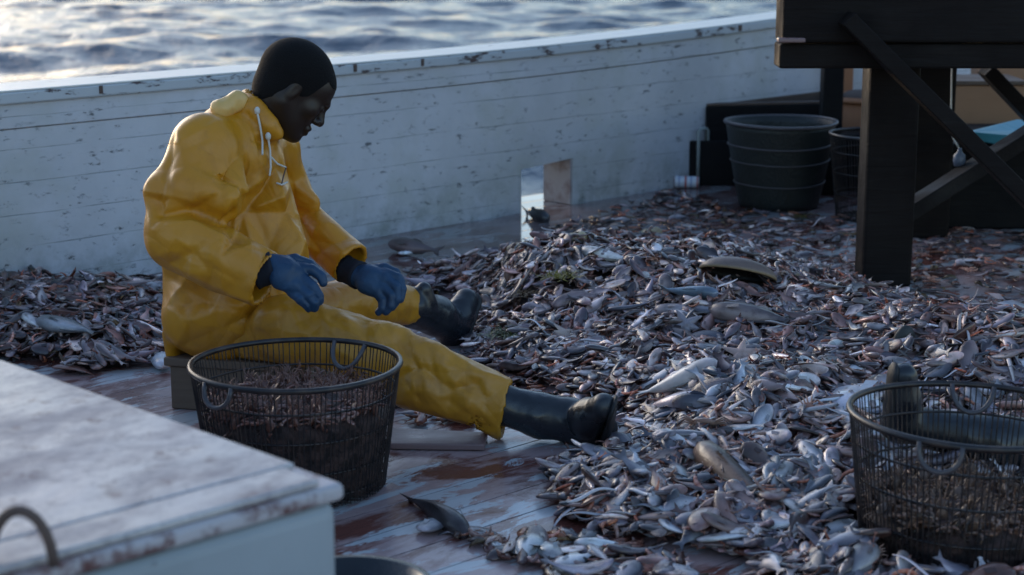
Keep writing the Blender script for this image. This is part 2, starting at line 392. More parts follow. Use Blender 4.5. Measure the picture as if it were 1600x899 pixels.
# bulwark
bw = empty('bulwark', W0, 'long low bulwark of worn white painted planks with a square freeing port', 'bulwark', rz=ANG)
def rail_z(t): return .662 + .0085*max(t, 0)**1.9 + .002*min(t, 0)
TH = .165
def strip(mb, t0, t1, zlo, zhi, y0, y1, n=24):
    V = []; 
    for i in range(n+1):
        t = t0+(t1-t0)*i/n
        V += [(t, y0, zlo(t)), (t, y1, zlo(t)), (t, y1, zhi(t)), (t, y0, zhi(t))]
    Fc = [(0, 1, 2, 3), (n*4+3, n*4+2, n*4+1, n*4)]
    for i in range(n):
        for j in range(4): Fc.append((i*4+j, (i+1)*4+j, (i+1)*4+(j+1) % 4, i*4+(j+1) % 4))
    mb.add(V, Fc)
PA, PB, PZ = .905, 1.205, .178
mb = MB(); up = lambda t: rail_z(t)-.122
strip(mb, -6, PA, lambda t: 0, up, 0, TH); strip(mb, PB, 7, lambda t: 0, up, 0, TH); strip(mb, PA, PB, lambda t: PZ+(t-PA)*.06, up, 0, TH, 2)
mb.obj('inner_planking', WHITE, bw)
mb = MB(); strip(mb, -6, 7, lambda t: rail_z(t)-.119, lambda t: rail_z(t)-.0405, -.006, TH+.004)
mb.obj('top_strake', WHITE, bw, bevel=.003)
mb = MB(); strip(mb, -6, 7, lambda t: rail_z(t)-.040, lambda t: rail_z(t)-.002, -.022, TH+.045)
mb.obj('rail_edge', RAILEDGE, bw, bevel=.006)
mb = MB(); strip(mb, -6, 7, lambda t: rail_z(t)-.0015, lambda t: rail_z(t)+.004, -.018, TH+.041)
mb.obj('top_rail', RAIL, bw, bevel=.002)
mb = MB(); mb.box((PB-.010, .004, 0.002), (PB-.0005, TH-.004, PZ+.015)); mb.obj('port_jamb', JAMB, bw)
# butt-joint notches and a few scuffs of bare wood stand as chips on the rail edge
mb = MB()
for t in (-1.05, .02, .35, 2.25, 2.55): mb.box((t, -.0262, rail_z(t)-.030), (t+.012+.01*abs(math.sin(t*9)), -.0225, rail_z(t)-.004))
mb.obj('rail_notch', RUST, bw)

# ------------------------------------------------------------------ hatch in the left foreground
HC = np.array([-.224, 2.262])
hatch = empty('hatch_box', (HC[0], HC[1], 0), 'blurred white painted hatch box with rust red corner in the left foreground', 'hatch', rz=ANG)
HZ = .52
mb = MB(); mb.box((-1.6, 0.0, .002), (0, 1.9, HZ-.035)); mb.obj('side', HSIDE, hatch, bevel=.02, seg=4)
mb = MB(); mb.box((-1.61, -.006, HZ-.034), (.006, 1.91, HZ-.010)); mb.obj('rim', HEDGE, hatch, bevel=.009, seg=4)
mb = MB(); mb.box((-1.56, .085, HZ-.0095), (-.006, 1.86, HZ-.001)); mb.obj('lid', HTOP, hatch, bevel=.004)
mb = MB(); mb.box((-1.60, .0, HZ-.0095), (-.030, .078, HZ+.001)); mb.obj('lid_batten', HTOP, hatch, bevel=.006)
mb = MB()
rc = G(34, 880, HZ)[:2]-HC; rc = np.array([rc @ U[:2], rc @ Vv[:2]])
rp = [(rc[0]+.036*math.cos(a)*.72, rc[1]-.036*math.cos(a)*.69, HZ-.004+.066*math.sin(a)) for a in np.linspace(math.pi, 0, 16)]
mb.tube(rp, .0065, 8); mb.obj('lifting_ring', RUST, hatch, smooth=True)

# ------------------------------------------------------------------ timber stand on the right
stand = empty('timber_stand', (1.2, 5.87, 0), 'heavy near-black timber stand with posts and diagonal braces at the right', 'timber stand')
def wb(name, mat, *beams, bev=.006):
    mb = MB()
    for a, b, w_, h_ in beams: mb.beam(a, b, w_, h_)
    return mb.obj(name, mat, stand, bevel=bev, world=True)
X0 = P(1217, 50, 5.78)[0]
zt = P(1217, -70, 5.78)[2]; z1 = P(1217, 64, 5.78)[2]; z2 = P(1217, 75, 5.78)[2]; z3 = P(1217, 105, 5.78)[2]
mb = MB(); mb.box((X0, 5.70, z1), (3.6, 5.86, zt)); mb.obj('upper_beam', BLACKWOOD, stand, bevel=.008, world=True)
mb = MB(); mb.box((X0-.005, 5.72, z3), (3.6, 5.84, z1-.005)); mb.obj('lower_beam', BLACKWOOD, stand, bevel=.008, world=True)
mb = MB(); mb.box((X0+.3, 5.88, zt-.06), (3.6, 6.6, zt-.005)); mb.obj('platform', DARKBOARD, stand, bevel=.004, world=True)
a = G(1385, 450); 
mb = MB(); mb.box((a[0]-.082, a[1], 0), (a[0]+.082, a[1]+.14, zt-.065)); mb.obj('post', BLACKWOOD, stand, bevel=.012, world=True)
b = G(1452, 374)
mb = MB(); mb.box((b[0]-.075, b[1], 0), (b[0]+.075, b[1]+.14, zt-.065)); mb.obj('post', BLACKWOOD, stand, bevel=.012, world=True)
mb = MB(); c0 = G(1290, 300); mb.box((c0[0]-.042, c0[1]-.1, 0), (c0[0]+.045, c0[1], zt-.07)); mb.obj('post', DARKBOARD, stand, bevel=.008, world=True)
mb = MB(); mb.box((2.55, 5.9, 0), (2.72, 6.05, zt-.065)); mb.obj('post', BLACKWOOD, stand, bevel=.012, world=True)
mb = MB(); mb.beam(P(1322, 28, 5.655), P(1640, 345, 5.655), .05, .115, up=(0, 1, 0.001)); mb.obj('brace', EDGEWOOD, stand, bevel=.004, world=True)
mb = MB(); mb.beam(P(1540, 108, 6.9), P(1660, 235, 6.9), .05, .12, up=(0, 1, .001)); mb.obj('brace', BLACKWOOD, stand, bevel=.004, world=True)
mb = MB(); mb.beam(P(1395, 345, 6.03), P(1640, 190, 6.5), .05, .10, up=(0, 1, .001)); mb.obj('brace', EDGEWOOD, stand, bevel=.004, world=True)
# scrap resting on the end
mb = MB(); mb.box((0, 0, 0), (.085, .04, .014)); tag(mb.obj('wood_chip', BOARD, loc=P(1216, 66, 5.66)-np.array([0, 0, .002]), bevel=.004), 'small pinkish wood chip stuck at the left end of the black timber stand', 'wood chip')

# ------------------------------------------------------------------ gear stowed behind
bin_ = empty('board_bin', G(1100, 290), 'low brown board bin built against the white bulwark', 'wooden bin')
A = G(1100, 285); Bq = A + U*1.05; Cq = A + np.array([.62, .10, 0])
def plank_wall(mb, p, q, z0, z1_, th=.03):
    mb.beam(np.array([p[0], p[1], (z0+z1_)/2]), np.array([q[0], q[1], (z0+z1_)/2]), th, z1_-z0)
mb = MB(); plank_wall(mb, A+Vv*.0, Bq, .0, .352); mb.obj('rear_board', BROWNWOOD, bin_, bevel=.004, world=True)
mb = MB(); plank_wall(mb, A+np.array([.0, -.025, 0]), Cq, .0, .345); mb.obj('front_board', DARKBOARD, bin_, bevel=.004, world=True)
mb = MB(); plank_wall(mb, A+np.array([.0, -.002, 0])+np.array([0,0,0]), Cq+np.array([0,.02,0]), .347, .357, .05); mb.obj('capping', BROWNWOOD, bin_, bevel=.002, world=True)
mb = MB(); plank_wall(mb, Cq+np.array([-.02, 0.02, 0]), Bq, .0, .345); mb.obj('end_board', BROWNWOOD, bin_, bevel=.004, world=True)
g = G(1074, 289)
mb = MB(); mb.box((g[0], g[1]-.02, 0.001), (g[0]+.50, g[1]+.0, .20)); 
tag(mb.obj('black_board', DARKBOARD, bevel=.004), 'black upright board leaning in front of the brown bin beside the tin can', 'board')
# bracket pipe on the bulwark
pu = 1.98
pa = W0 + U*pu - Vv*.03; 
mb = MB(); mb.tube([pa+np.array([0,0,.0]), pa+np.array([0,0,.24]), pa+U*.012+np.array([0,0,.252]), pa+U*.05+np.array([0,0,.252]), pa+U*.062+np.array([0,0,.24]), pa+U*.062+np.array([0,0,.0])], .008, 8)
tag(mb.obj('drain_pipe', PIPE, smooth=True), 'thin pale bent pipe standing against the bulwark above the tin can', 'pipe')
# tin can on its side
can = empty('tin_can', G(1073, 294)+np.array([0, .0, .027]), 'white tin can with red and blue bands lying at the foot of the bulwark', 'can', rz=R(-8))
mb = MB(); Mx = Matrix.Rotation(R(90), 4, 'Y')
mb.lathe([(.0, -.050), (.022, -.052), (.0255, -.054), (.0265, -.050), (.0262, .050), (.0255, .054), (.022, .052), (0, .050)], 24, M=Mx); mb.obj('can_body', CAN, can, smooth=True)
mb = MB(); mb.lathe([(.0245, .0545), (.0275, .0535), (.0275, .0500), (.0265, .0495)], 24, M=Mx); mb.obj('rim', TIN, can, smooth=True)

# big black bushel basket
bc = G(1216, 322)
bb = empty('bushel_basket', (bc[0], bc[1], 0), 'large empty black bushel basket with pale hoops standing by the brown bin', 'basket')
BH = .352; rt, rb = .226, .160
mb = MB(); rr = lambda z: rb+(rt-rb)*(z/BH)**.8
prof = [(0, .004), (rb-.004, .004)] + [(rr(z), z) for z in np.linspace(.004, BH, 14)] + [(rr(z)-.010, z) for z in np.linspace(BH, .016, 12)] + [(0, .016)]
mb.lathe(prof, 56); mb.obj('side', BBASKET, bb, smooth=True)
def ring(mb, r, z, t, k=56, wob=0, tiltx=0, tilty=0):
    mb.tube([(r*math.cos(a), r*math.sin(a), z+wob*math.sin(2*a+1)+tiltx*math.cos(a)+tilty*math.sin(a)) for a in np.linspace(0, 2*math.pi, k, endpoint=False)], t, 6, closed=True)
mb = MB(); ring(mb, rt+.003, BH, .0075, wob=.002); mb.obj('rim', HOOP, bb, smooth=True)
for z, t in ((.262, .0042), (.196, .0030), (.105, .0030)):
    mb = MB(); ring(mb, rr(z)+.003, z, t, wob=.004, tiltx=.004); mb.obj('hoop', HOOP, bb, smooth=True)

# ------------------------------------------------------------------ wire baskets
def wire_basket(loc, rt, rb, H, label, rz=0, nw=112, group='wire baskets', tilt=(0, 0), open_z=.0, t=1.0):
    o = empty('wire_basket', loc, label, 'basket', group); o.rotation_euler = (tilt[0], tilt[1], rz)
    rr = lambda z: rb+(rt-rb)*(z/H)
    mb = MB(); ring(mb, rt, H, .0068*t, 72, wob=.0015); mb.obj('rim', WIRE, o, smooth=True)
    mb = MB(); dj = rng.normal(0, .006, nw)
    for i in range(nw):
        a = 2*math.pi*i/nw + dj[i]
        pts = [(rr(z)*math.cos(a), rr(z)*math.sin(a), z) for z in np.linspace(.006, H, 4)]
        mb.tube(pts, .0016*t, 4, cap=False)
    mb.obj('wire_side', WIRE, o, smooth=True)
    for z in (.03, H*.30, H*.56, H*.80):
        mb = MB(); ring(mb, rr(z)-.0035, z, .0026*t, 48, wob=.001); mb.obj('hoop', WIRE, o, smooth=True)
    mb = MB()
    for k in range(-9, 10):
        y = k*rb/9.5; L = math.sqrt(max(rb*rb-y*y, 0)); mb.tube([(-L, y, .006), (L, y, .006)], .0018, 4); mb.tube([(y, -L, .010), (y, L, .010)], .0018, 4)
    mb.obj('base_grid', WIRE, o)
    return o
def handle(o, rt, H, a, drop, inward, wdt=.38, mat=None):
    pts = []
    for q in np.linspace(0, math.pi, 13):
        an = a + wdt*math.cos(q)*.5; rad = rt - (inward)*math.sin(q)**.7 + (.004 if inward < 0 else -.008)
        pts.append((rad*math.cos(an), rad*math.sin(an), H - drop*math.sin(q)**.75))
    mb = MB(); mb.tube(pts, .0052, 7); mb.obj('handle', mat or HOOP, o, smooth=True)
lb = P(462, 568, 3.80)
LBH = lb[2]-.002; lrt = .2245
lbask = wire_basket((lb[0], 3.80, .001), lrt, .188, LBH, 'brown wire bushel basket half full of shrimp in front of the seated man', nw=118)
handle(lbask, lrt, LBH, R(62), .052, .035); handle(lbask, lrt, LBH, R(232), .045, -.010, .34)
rbp = P(1513, 647, 3.36)
RBH = .285
rbask = wire_basket((rbp[0], 3.36, rbp[2]-RBH), .2290, .192, RBH, 'dark wire bushel basket with brown catch at the right edge of the photo', nw=118, tilt=(R(0), R(1.0)))
handle(rbask, .229, RBH, R(75), .05, .03); handle(rbask, .229, RBH, R(243), .05, -.008, .34)
f2 = G(1375, 352)
fb = wire_basket((f2[0]+.02, f2[1]+.15, 0), .200, .165, .34, 'dark wire basket standing behind the black timber post', nw=90)
# black tub at the bottom edge
tb = G(541, 916, .235)
mb = MB(); prof = [(0, .003), (.095, .003), (.125, .225), (.128, .230), (.132, .222), (.132, .236), (.119, .236), (.09, .02), (0, .02)]
mb.lathe(prof, 48); tag(mb.obj('rubber_tub', RUBBER, smooth=True, loc=(tb[0], tb[1], 0)), 'round black rubber tub cut off by the bottom edge beside the hatch', 'tub')

# barrel, boxes, tarp behind the stand
barr = empty('wooden_barrel', (1.62, 8.25, 0), 'orange brown wooden barrel behind the black timber posts', 'barrel')
mb = MB(); mb.lathe([(0, .004), (.17, .004), (.185, .12), (.19, .25), (.183, .385), (.172, .385), (.17, .06), (0, .06)], 40); mb.obj('staves', ORANGE, barr, smooth=True)
mb = MB(); ring(mb, .188, .37, .012, 40); mb.obj('hoop', ORANGE, barr, smooth=True)
mb = MB(); mb.lathe([(0, .36), (.165, .362), (.10, .40), (0, .41)], 30); mb.obj('net_lump', BROWNWOOD, barr, smooth=True)
mb = MB(); mb.box((0, 0, 0), (.05, .05, .95)); tag(mb.obj('wooden_stake', ORANGE, loc=(1.56, 8.62, 0), bevel=.004), 'orange brown upright stake behind the wooden barrel', 'stake')
mb = MB(); mb.box((0, 0, .0), (.34, .3, .48)); 
px_ = empty('plywood_box', (1.66+.17, 7.72, 0), 'tan plywood box seen between the two black posts', 'box')
mb.obj('box_side', PLY, px_, bevel=.006)
mb = MB(); mb.box((-.008, -.008, .482), (.348, .308, .50)); mb.obj('lid', CRATE, px_, bevel=.003)
p2 = empty('plywood_crate', (2.18, 8.2, 0), 'large tan plywood crate behind the diagonal brace at the right', 'crate')
mb = MB(); mb.box((0, 0, .0), (.62, .5, .55)); mb.obj('crate_side', PLY, p2, bevel=.006)
mb = MB(); mb.box((-.012, -.014, .60), (.63, .51, .64)); mb.obj('top_frame', BROWNWOOD, p2, bevel=.004)
mb = MB(); mb.box((.0, .0, .552), (.60, .49, .598)); mb.obj('slat_panel', BROWNWOOD, p2, bevel=.004)
# teal tarp edge over the black shadow block
q = P(1565, 200, 7.0)
mb = MB(); mb.add([P(1515, 205, 7.0), P(1590, 186, 7.25), P(1680, 200, 7.3), P(1600, 214, 6.85), P(1518, 206, 6.93)]+[np.array(P(1515, 205, 7.0))-[0,0,.03], np.array(P(1590, 186, 7.25))-[0,0,.03], np.array(P(1680, 200, 7.3))-[0,0,.03], np.array(P(1600, 214, 6.85))-[0,0,.05], np.array(P(1518, 206, 6.93))-[0,0,.03]],
      [(0,4,3,2,1), (5,6,7,8,9), (0,1,6,5), (1,2,7,6), (2,3,8,7), (3,4,9,8), (4,0,5,9)])
tarp = mb.obj('tarpaulin', TEAL, bevel=.004); tag(tarp, 'teal blue tarpaulin lying over the black shadow block under the stand', 'tarpaulin')
mb = MB(); mb.box((1.62, 6.95, .001), (3.3, 7.6, q[2]-.055)); tag(mb.obj('stand_shadow_block', DARKBOARD, bevel=.01), 'long black block standing in for the shade under the timber stand', 'shadow block')  # black block added to give the shadow under the stand
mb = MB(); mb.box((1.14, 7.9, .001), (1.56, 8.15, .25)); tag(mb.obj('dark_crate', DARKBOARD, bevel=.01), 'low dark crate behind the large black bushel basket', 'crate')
# hanging bottle
mb = MB(); bp = P(1499, 247, 6.3); mb.lathe([(0, -.03), (.018, -.028), (.022, -.01), (.02, .01), (.008, .022), (.006, .034), (0, .035)], 16)
fl = empty('net_float', bp, 'small pale blue float hanging by a white cord under the timber stand', 'float')
m = Mat('float_plastic', .4); m.set('Base Color', (.12, .14, .19)); mb.obj('float_body', m.m, fl, smooth=True)
mb = MB(); mb.tube([(0, 0, .03), (-.02, 0, .06), (-.035, 0, .09), (-.04, .01, .34)], .003, 5); mb.obj('cord', CORD, fl, smooth=True)

# ------------------------------------------------------------------ board on deck, stool
c1, c2, c3, c4 = G(612, 704), G(757, 706), G(762, 686), G(560, 676)
mb = MB(); Vb = [c1, c2, c3, c4]; T = np.array([0, 0, .017])
mb.add([np.array(v)+[0, 0, .002] for v in Vb]+[np.array(v)+T for v in Vb], [(3,2,1,0), (4,5,6,7), (0,1,5,4), (1,2,6,5), (2,3,7,6), (3,0,4,7)])
tag(mb.obj('loose_board', BOARD, bevel=.003), 'flat wet reddish board lying on deck beside the left wire basket', 'board')
sz = .135
sc0 = P(400, 560, 4.52)
stool = empty('crate_stool', (sc0[0], sc0[1], 0), 'low grey tan wooden crate the man sits on', 'crate', rz=R(-12))
mb = MB(); mb.box((-.185, -.16, sz-.022), (.185, .16, sz)); mb.obj('seat', CRATE, stool, bevel=.004)
for y in (-.15, .135):
    mb = MB(); mb.box((-.172, y, .002), (.172, y+.015, sz-.024)); mb.obj('side_board', CRATE, stool, bevel=.003)
for x in (-.178, .163):
    mb = MB(); mb.box((x, -.133, .002), (x+.015, .133, sz-.024)); mb.obj('end_board', CRATE, stool, bevel=.003)

# ------------------------------------------------------------------ sculpting volume (signed distance, polygonised)
class Vol:
    def __init__(s, lo, hi, h):
        s.h = h; s.lo = np.array(lo, float); s.n = np.ceil((np.array(hi)-s.lo)/h).astype(int)+1
        s.ax = [s.lo[i]+h*np.arange(s.n[i]) for i in range(3)]; s.f = np.full(tuple(s.n), 1.0, np.float32)
    def _win(s, lo, hi):
        a = [max(0, int((lo[i]-s.lo[i])/s.h)) for i in range(3)]; b = [min(s.n[i], int((hi[i]-s.lo[i])/s.h)+2) for i in range(3)]
        sl = tuple(slice(a[i], b[i]) for i in range(3))
        g = np.meshgrid(*[s.ax[i][sl[i]] for i in range(3)], indexing='ij'); return sl, np.stack(g, -1)
    def _op(s, sl, d, k, sub):
        f = s.f[sl]
        if sub: f, d = -f, d
        if k > 0:
            h = np.clip(.5+.5*(f-d)/k, 0, 1); r = f+(d-f)*h - k*h*(1-h)
        else: r = np.minimum(f, d)
        s.f[sl] = -r if sub else r
    def cone(s, a, b, ra, rb, k=.02, flat=None, sub=False):
        """tapered limb from a to b; flat=(axis, factor) squashes its section"""
        a = np.array(a, float); b = np.array(b, float); R_ = max(ra, rb)*1.6+k*1.5+.03
        if flat: R_ *= max(1, flat[1])
        sl, p = s._win(np.minimum(a, b)-R_, np.maximum(a, b)+R_)
        if p.size == 0: return s
        ba = b-a; L2 = ba @ ba + 1e-9; t = np.clip(((p-a) @ ba)/L2, 0, 1); q = p-(a+t[..., None]*ba)
        sc = 1.0
        if flat:
            n = np.array(flat[0], float); n /= np.linalg.norm(n); c = q @ n; q = q + (c*(1/flat[1]-1))[..., None]*n
            sc = min(1, flat[1])
        d = (np.linalg.norm(q, axis=-1)-(ra+(rb-ra)*t))*sc
        s._op(sl, d.astype(np.float32), k, sub); return s
    def ell(s, c, r, k=.02, rot=None, sub=False):
        c = np.array(c, float); r = np.array(r, float); R_ = r.max()*1.3+k*1.5+.02
        sl, p = s._win(c-R_, c+R_); q = p-c
        if rot is not None: q = q @ np.array(rot)
        k0 = np.linalg.norm(q/r, axis=-1); k1 = np.linalg.norm(q/(r*r), axis=-1)+1e-9
        d = k0*(k0-1)/k1
        s._op(sl, d.astype(np.float32), k, sub); return s
    def cut(s, fn, k=0):
        g = np.meshgrid(*s.ax, indexing='ij'); d = fn(np.stack(g, -1)).astype(np.float32)   # keep where d<0
        s.f = np.maximum(s.f, d)
        return s
    def mesh(s, smooth=2):
        f = s.f; n = s.n; ins = f < 0
        cells = np.zeros(tuple(n-1), bool); cnt = np.zeros(tuple(n-1), np.float32); acc = np.zeros(tuple(n-1)+(3,), np.float32)
        quads = []
        offs = [(0, 0), (1, 0), (1, 1), (0, 1)]
        edges = []
        for ax in range(3):
            A = [slice(None)]*3; B = [slice(None)]*3; A[ax] = slice(0, -1); B[ax] = slice(1, None)
            cr = ins[tuple(A)] != ins[tuple(B)]
            I = np.argwhere(cr); fa = f[tuple(A)][cr]; fb = f[tuple(B)][cr]; t = fa/(fa-fb)
            p = I.astype(np.float32).copy(); p[:, ax] += t
            o1, o2 = [q for q in range(3) if q != ax]
            ok = (I[:, o1] > 0) & (I[:, o2] > 0) & (I[:, o1] < n[o1]-1) & (I[:, o2] < n[o2]-1)
            I = I[ok]; p = p[ok]; sg = ins[tuple(A)][cr][ok]
            cs = []
            for d1, d2 in ((0, 0), (1, 0), (1, 1), (0, 1)):
                J = I.copy(); J[:, o1] -= d1; J[:, o2] -= d2
                fi = np.ravel_multi_index(J.T, tuple(n-1)); cs.append(fi)
                np.add.at(cnt.reshape(-1), fi, 1); np.add.at(acc.reshape(-1, 3), fi, p)
            q = np.stack(cs, 1)
            flip = sg if ax != 1 else ~sg
            q = np.where(flip[:, None], q[:, ::-1], q); quads.append(q)
        Q = np.concatenate(quads); act, inv = np.unique(Q.ravel(), return_inverse=True)
        V = acc.reshape(-1, 3)[act]/cnt.reshape(-1)[act][:, None]; V = V*s.h+s.lo; Q = inv.reshape(-1, 4)
        for _ in range(smooth): V = relax(V, Q, .5)
        return V, Q[:, ::-1].astype(np.int32)
def relax(V, Q, a=.5):
    E = np.concatenate([Q[:, [0, 1]], Q[:, [1, 2]], Q[:, [2, 3]], Q[:, [3, 0]]])
    S1 = np.zeros_like(V); C1 = np.zeros(len(V))
    np.add.at(S1, E[:, 0], V[E[:, 1]]); np.add.at(C1, E[:, 0], 1)
    np.add.at(S1, E[:, 1], V[E[:, 0]]); np.add.at(C1, E[:, 1], 1)
    return V+(S1/C1[:, None]-V)*a
def vnormals(V, Q):
    n = np.cross(V[Q[:, 2]]-V[Q[:, 0]], V[Q[:, 3]]-V[Q[:, 1]]); N = np.zeros_like(V)
    for i in range(4): np.add.at(N, Q[:, i], n)
    return N/(np.linalg.norm(N, axis=1)[:, None]+1e-12)
def creases(V, Q, segs, Yr=None):
    """folds: (x1,y1,x2,y2, amplitude mm (+ridge/-groove), width px) measured on the side that faces the wearer's right"""
    N = vnormals(V, Q); px, py = proj(V)
    view = V-np.array([0, 0, CAM_H]); view /= np.linalg.norm(view, axis=1)[:, None]
    fr = np.clip(-(N*view).sum(1)*2+.2, 0, 1); D = np.zeros(len(V))
    for s in segs:
        x1, y1, x2, y2, a, wd = s[:6]; asym = s[6] if len(s) > 6 else 0
        dx, dy = x2-x1, y2-y1; L = math.hypot(dx, dy); t = ((px-x1)*dx+(py-y1)*dy)/(L*L); tc = np.clip(t, 0, 1)
        d = np.hypot(px-(x1+tc*dx), py-(y1+tc*dy)); side = np.sign((px-x1)*dy-(py-y1)*dx)
        ends = np.clip(np.minimum(t+.15, 1.15-t)/.3, 0, 1)
        p = np.maximum(0, 1-d/wd); g = p**1.6
        if asym: g = np.where(side*asym > 0, np.exp(-(d/(wd*1.6))), np.maximum(0, 1-d/(wd*.3)))
        m_ = np.ones(len(V)) if len(s) < 9 else ((V[:, 1] > s[7]) & (V[:, 1] < s[8]))
        D += a*.0005*g*ends*m_
    return V+N*(D*fr)[:, None]
def ridged(V, Q, amp, sc, seed=0, aniso=(1, 1, 1)):
    N = vnormals(V, Q); D = np.empty(len(V)); o = Vector((seed*2.9, seed*1.3, seed*.9))
    for i, v in enumerate(V):
        p = Vector((v[0]*aniso[0], v[1]*aniso[1], v[2]*aniso[2]))*sc+o; q = mnoise.noise_vector(p*.6)
        n_ = mnoise.noise(p+q*.7); D[i] = .35-min(abs(n_)*1.9, .75)
    return V+N*(D*amp)[:, None]
def netfold(V, Q, pts, sc=1.0):
    """stiff cloth: flat facets meeting in sharp folds over a net of heights (mm) on the side of the wearer's right arm"""
    from mathutils.geometry import delaunay_2d_cdt
    pts = list(pts); xs = [p[0] for p in pts]; ys = [p[1] for p in pts]
    x0, x1, y0, y1 = min(xs)-45, max(xs)+45, min(ys)-45, max(ys)+45
    for k in range(9):
        u = k/8; pts += [(x0+(x1-x0)*u, y0, 0), (x0+(x1-x0)*u, y1, 0), (x0, y0+(y1-y0)*u+.5, 0), (x1, y0+(y1-y0)*u+.5, 0)]
    vv, _, ff, ov, _, _ = delaunay_2d_cdt([Vector((p[0], p[1])) for p in pts], [], [], 0, 1e-3)
    hv = [pts[o_[0]][2] if o_ else 0 for o_ in ov]
    N = vnormals(V, Q); px_, py_ = proj(V); view = V-np.array([0, 0, CAM_H]); view /= np.linalg.norm(view, axis=1)[:, None]
    fr = np.clip(-(N*view).sum(1)*1.8-.12, 0, 1); D = np.zeros(len(V))
    for f in ff:
        a_, b_, c_ = [np.array(vv[i]) for i in f[:3]]; ha, hb, hc_ = [hv[i] for i in f[:3]]
        den = (b_[1]-c_[1])*(a_[0]-c_[0])+(c_[0]-b_[0])*(a_[1]-c_[1])
        if abs(den) < 1e-6: continue
        l1 = ((b_[1]-c_[1])*(px_-c_[0])+(c_[0]-b_[0])*(py_-c_[1]))/den; l2 = ((c_[1]-a_[1])*(px_-c_[0])+(a_[0]-c_[0])*(py_-c_[1]))/den; l3 = 1-l1-l2
        k = (l1 >= -1e-6) & (l2 >= -1e-6) & (l3 >= -1e-6); D[k] = (l1*ha+l2*hb+l3*hc_)[k]
    return V+N*(D*fr*.001*sc)[:, None]
def facets(V, Q, amp, sc, seed=0, aniso=(1, 1, 1)):
    N = vnormals(V, Q); D = np.empty(len(V)); o = Vector((seed*2.3, seed*1.1, seed*.7))
    for i, v in enumerate(V):
        p = Vector((v[0]*aniso[0], v[1]*aniso[1], v[2]*aniso[2]))*sc+o; q = mnoise.noise_vector(p*.9)
        d, _ = mnoise.voronoi(p+q*.55); D[i] = min(d[1]-d[0], .38)
    return V+N*((D-.22)*amp*2.2)[:, None]
def crumple(V, Q, amp, sc, seed=0, aniso=(1, 1, 1)):
    N = vnormals(V, Q); D = np.empty(len(V)); o = Vector((seed*3.1, seed*1.7, seed))
    for i, v in enumerate(V):
        p = Vector((v[0]*aniso[0], v[1]*aniso[1], v[2]*aniso[2]))*sc+o
        D[i] = 1-2*abs(mnoise.noise(p)) + .5*(1-2*abs(mnoise.noise(p*2.1)))
    return V+N*((D-.7)*amp)[:, None]

# ------------------------------------------------------------------ the man
man = empty('person', (sc0[0], sc0[1], 0), 'seated man in a yellow oilskin suit, blue gloves and black rubber boots sorting the catch', 'person')
# head in its own frame (x forward, y left, z up), tilted down over the hands
HT, HYAW = R(38), R(16)
hc = P(461, 135, 4.46)
Rh = np.array(Matrix.Rotation(HYAW, 3, 'Z') @ Matrix.Rotation(HT, 3, 'Y'))
HS = .93
v = Vol((-.26, -.14, -.28), (.15, .14, .15), .0028)
v.ell((-.014, 0, .028), (.101, .077, .090), 0)
v.ell((.034, 0, -.045), (.058, .055, .074), .03)
v.ell((.052, 0, .030), (.044, .060, .050), .02)
for s in (-1, 1):
    v.cone((-.012, s*.050, -.050), (.062, s*.018, -.103), .022, .019, .025)
    v.ell((.060, s*.044, -.024), (.022, .020, .020), .022)
v.ell((.074, 0, -.106), (.020, .024, .018), .018)
v.cone((.086, -.030, .012), (.094, 0, .008), .011, .010, .014); v.cone((.094, 0, .008), (.086, .030, .012), .010, .011, .014)
for s in (-1, 1): v.ell((.096, s*.031, -.008), (.018, .020, .013), .012, sub=True)
for s in (-1, 1): v.ell((.078, s*.031, -.009), (.0155, .017, .0145), .004)
v.cone((.091, 0, .002), (.108, 0, -.034), .0085, .0115, .010)
v.ell((.109, 0, -.040), (.012, .012, .010), .008)
for s in (-1, 1): v.ell((.098, s*.0155, -.043), (.012, .0095, .009), .007)
v.cone((.088, -.020, -.072), (.088, .020, -.072), .008, .008, .006); v.ell((.092, 0, -.068), (.012, .021, .0085), .008)
v.ell((.090, 0, -.084), (.0125, .019, .0085), .008)
v.ell((.108, 0, -.0760), (.008, .022, .0012), .002, sub=True)
for s in (-1, 1):
    v.ell((-.010, s*.0715, -.012), (.015, .0055, .025), .008, rot=np.array(Matrix.Rotation(R(10), 3, 'Y')))
    v.ell((-.006, s*.080, -.010), (.008, .004, .015), .004, sub=True)
nb = Rh.T @ (P(394, 214, 4.46)-hc)/HS
v.cone((-.030, 0, -.040), nb, .055, .060, .03)
V, Q = v.mesh(1)
V = (V*HS) @ Rh.T + hc
mesh_obj('body', V, Q, SKIN, man, world=True)
v = Vol((-.17, -.12, -.12), (.12, .12, .15), .0026)
v.ell((-.0145, 0, .0285), (.1030, .0790, .0920), 0); v.ell((-.040, 0, -.040), (.058, .060, .055), .03); v.ell((.052, 0, .031), (.0445, .0605, .050), .02)
def hairline(p):
    x = p[..., 0]; y = np.abs(p[..., 1])
    sm = lambda a_, b_: np.clip((x-a_)/(b_-a_), 0, 1)
    f = -.120+.060*sm(-.10, -.040)+.020*sm(-.035, -.015)-.004*sm(.002, .010)*1.0+.040*sm(.012, .032)+.060*sm(.030, .055)
    return f+.004*np.sin(x*190+y*70)-p[..., 2]
v.cut(hairline)
V, Q = v.mesh(2); V = (V*HS) @ Rh.T + hc
mesh_obj('hair', V, Q, HAIR, man, world=True)

YS = 4.46
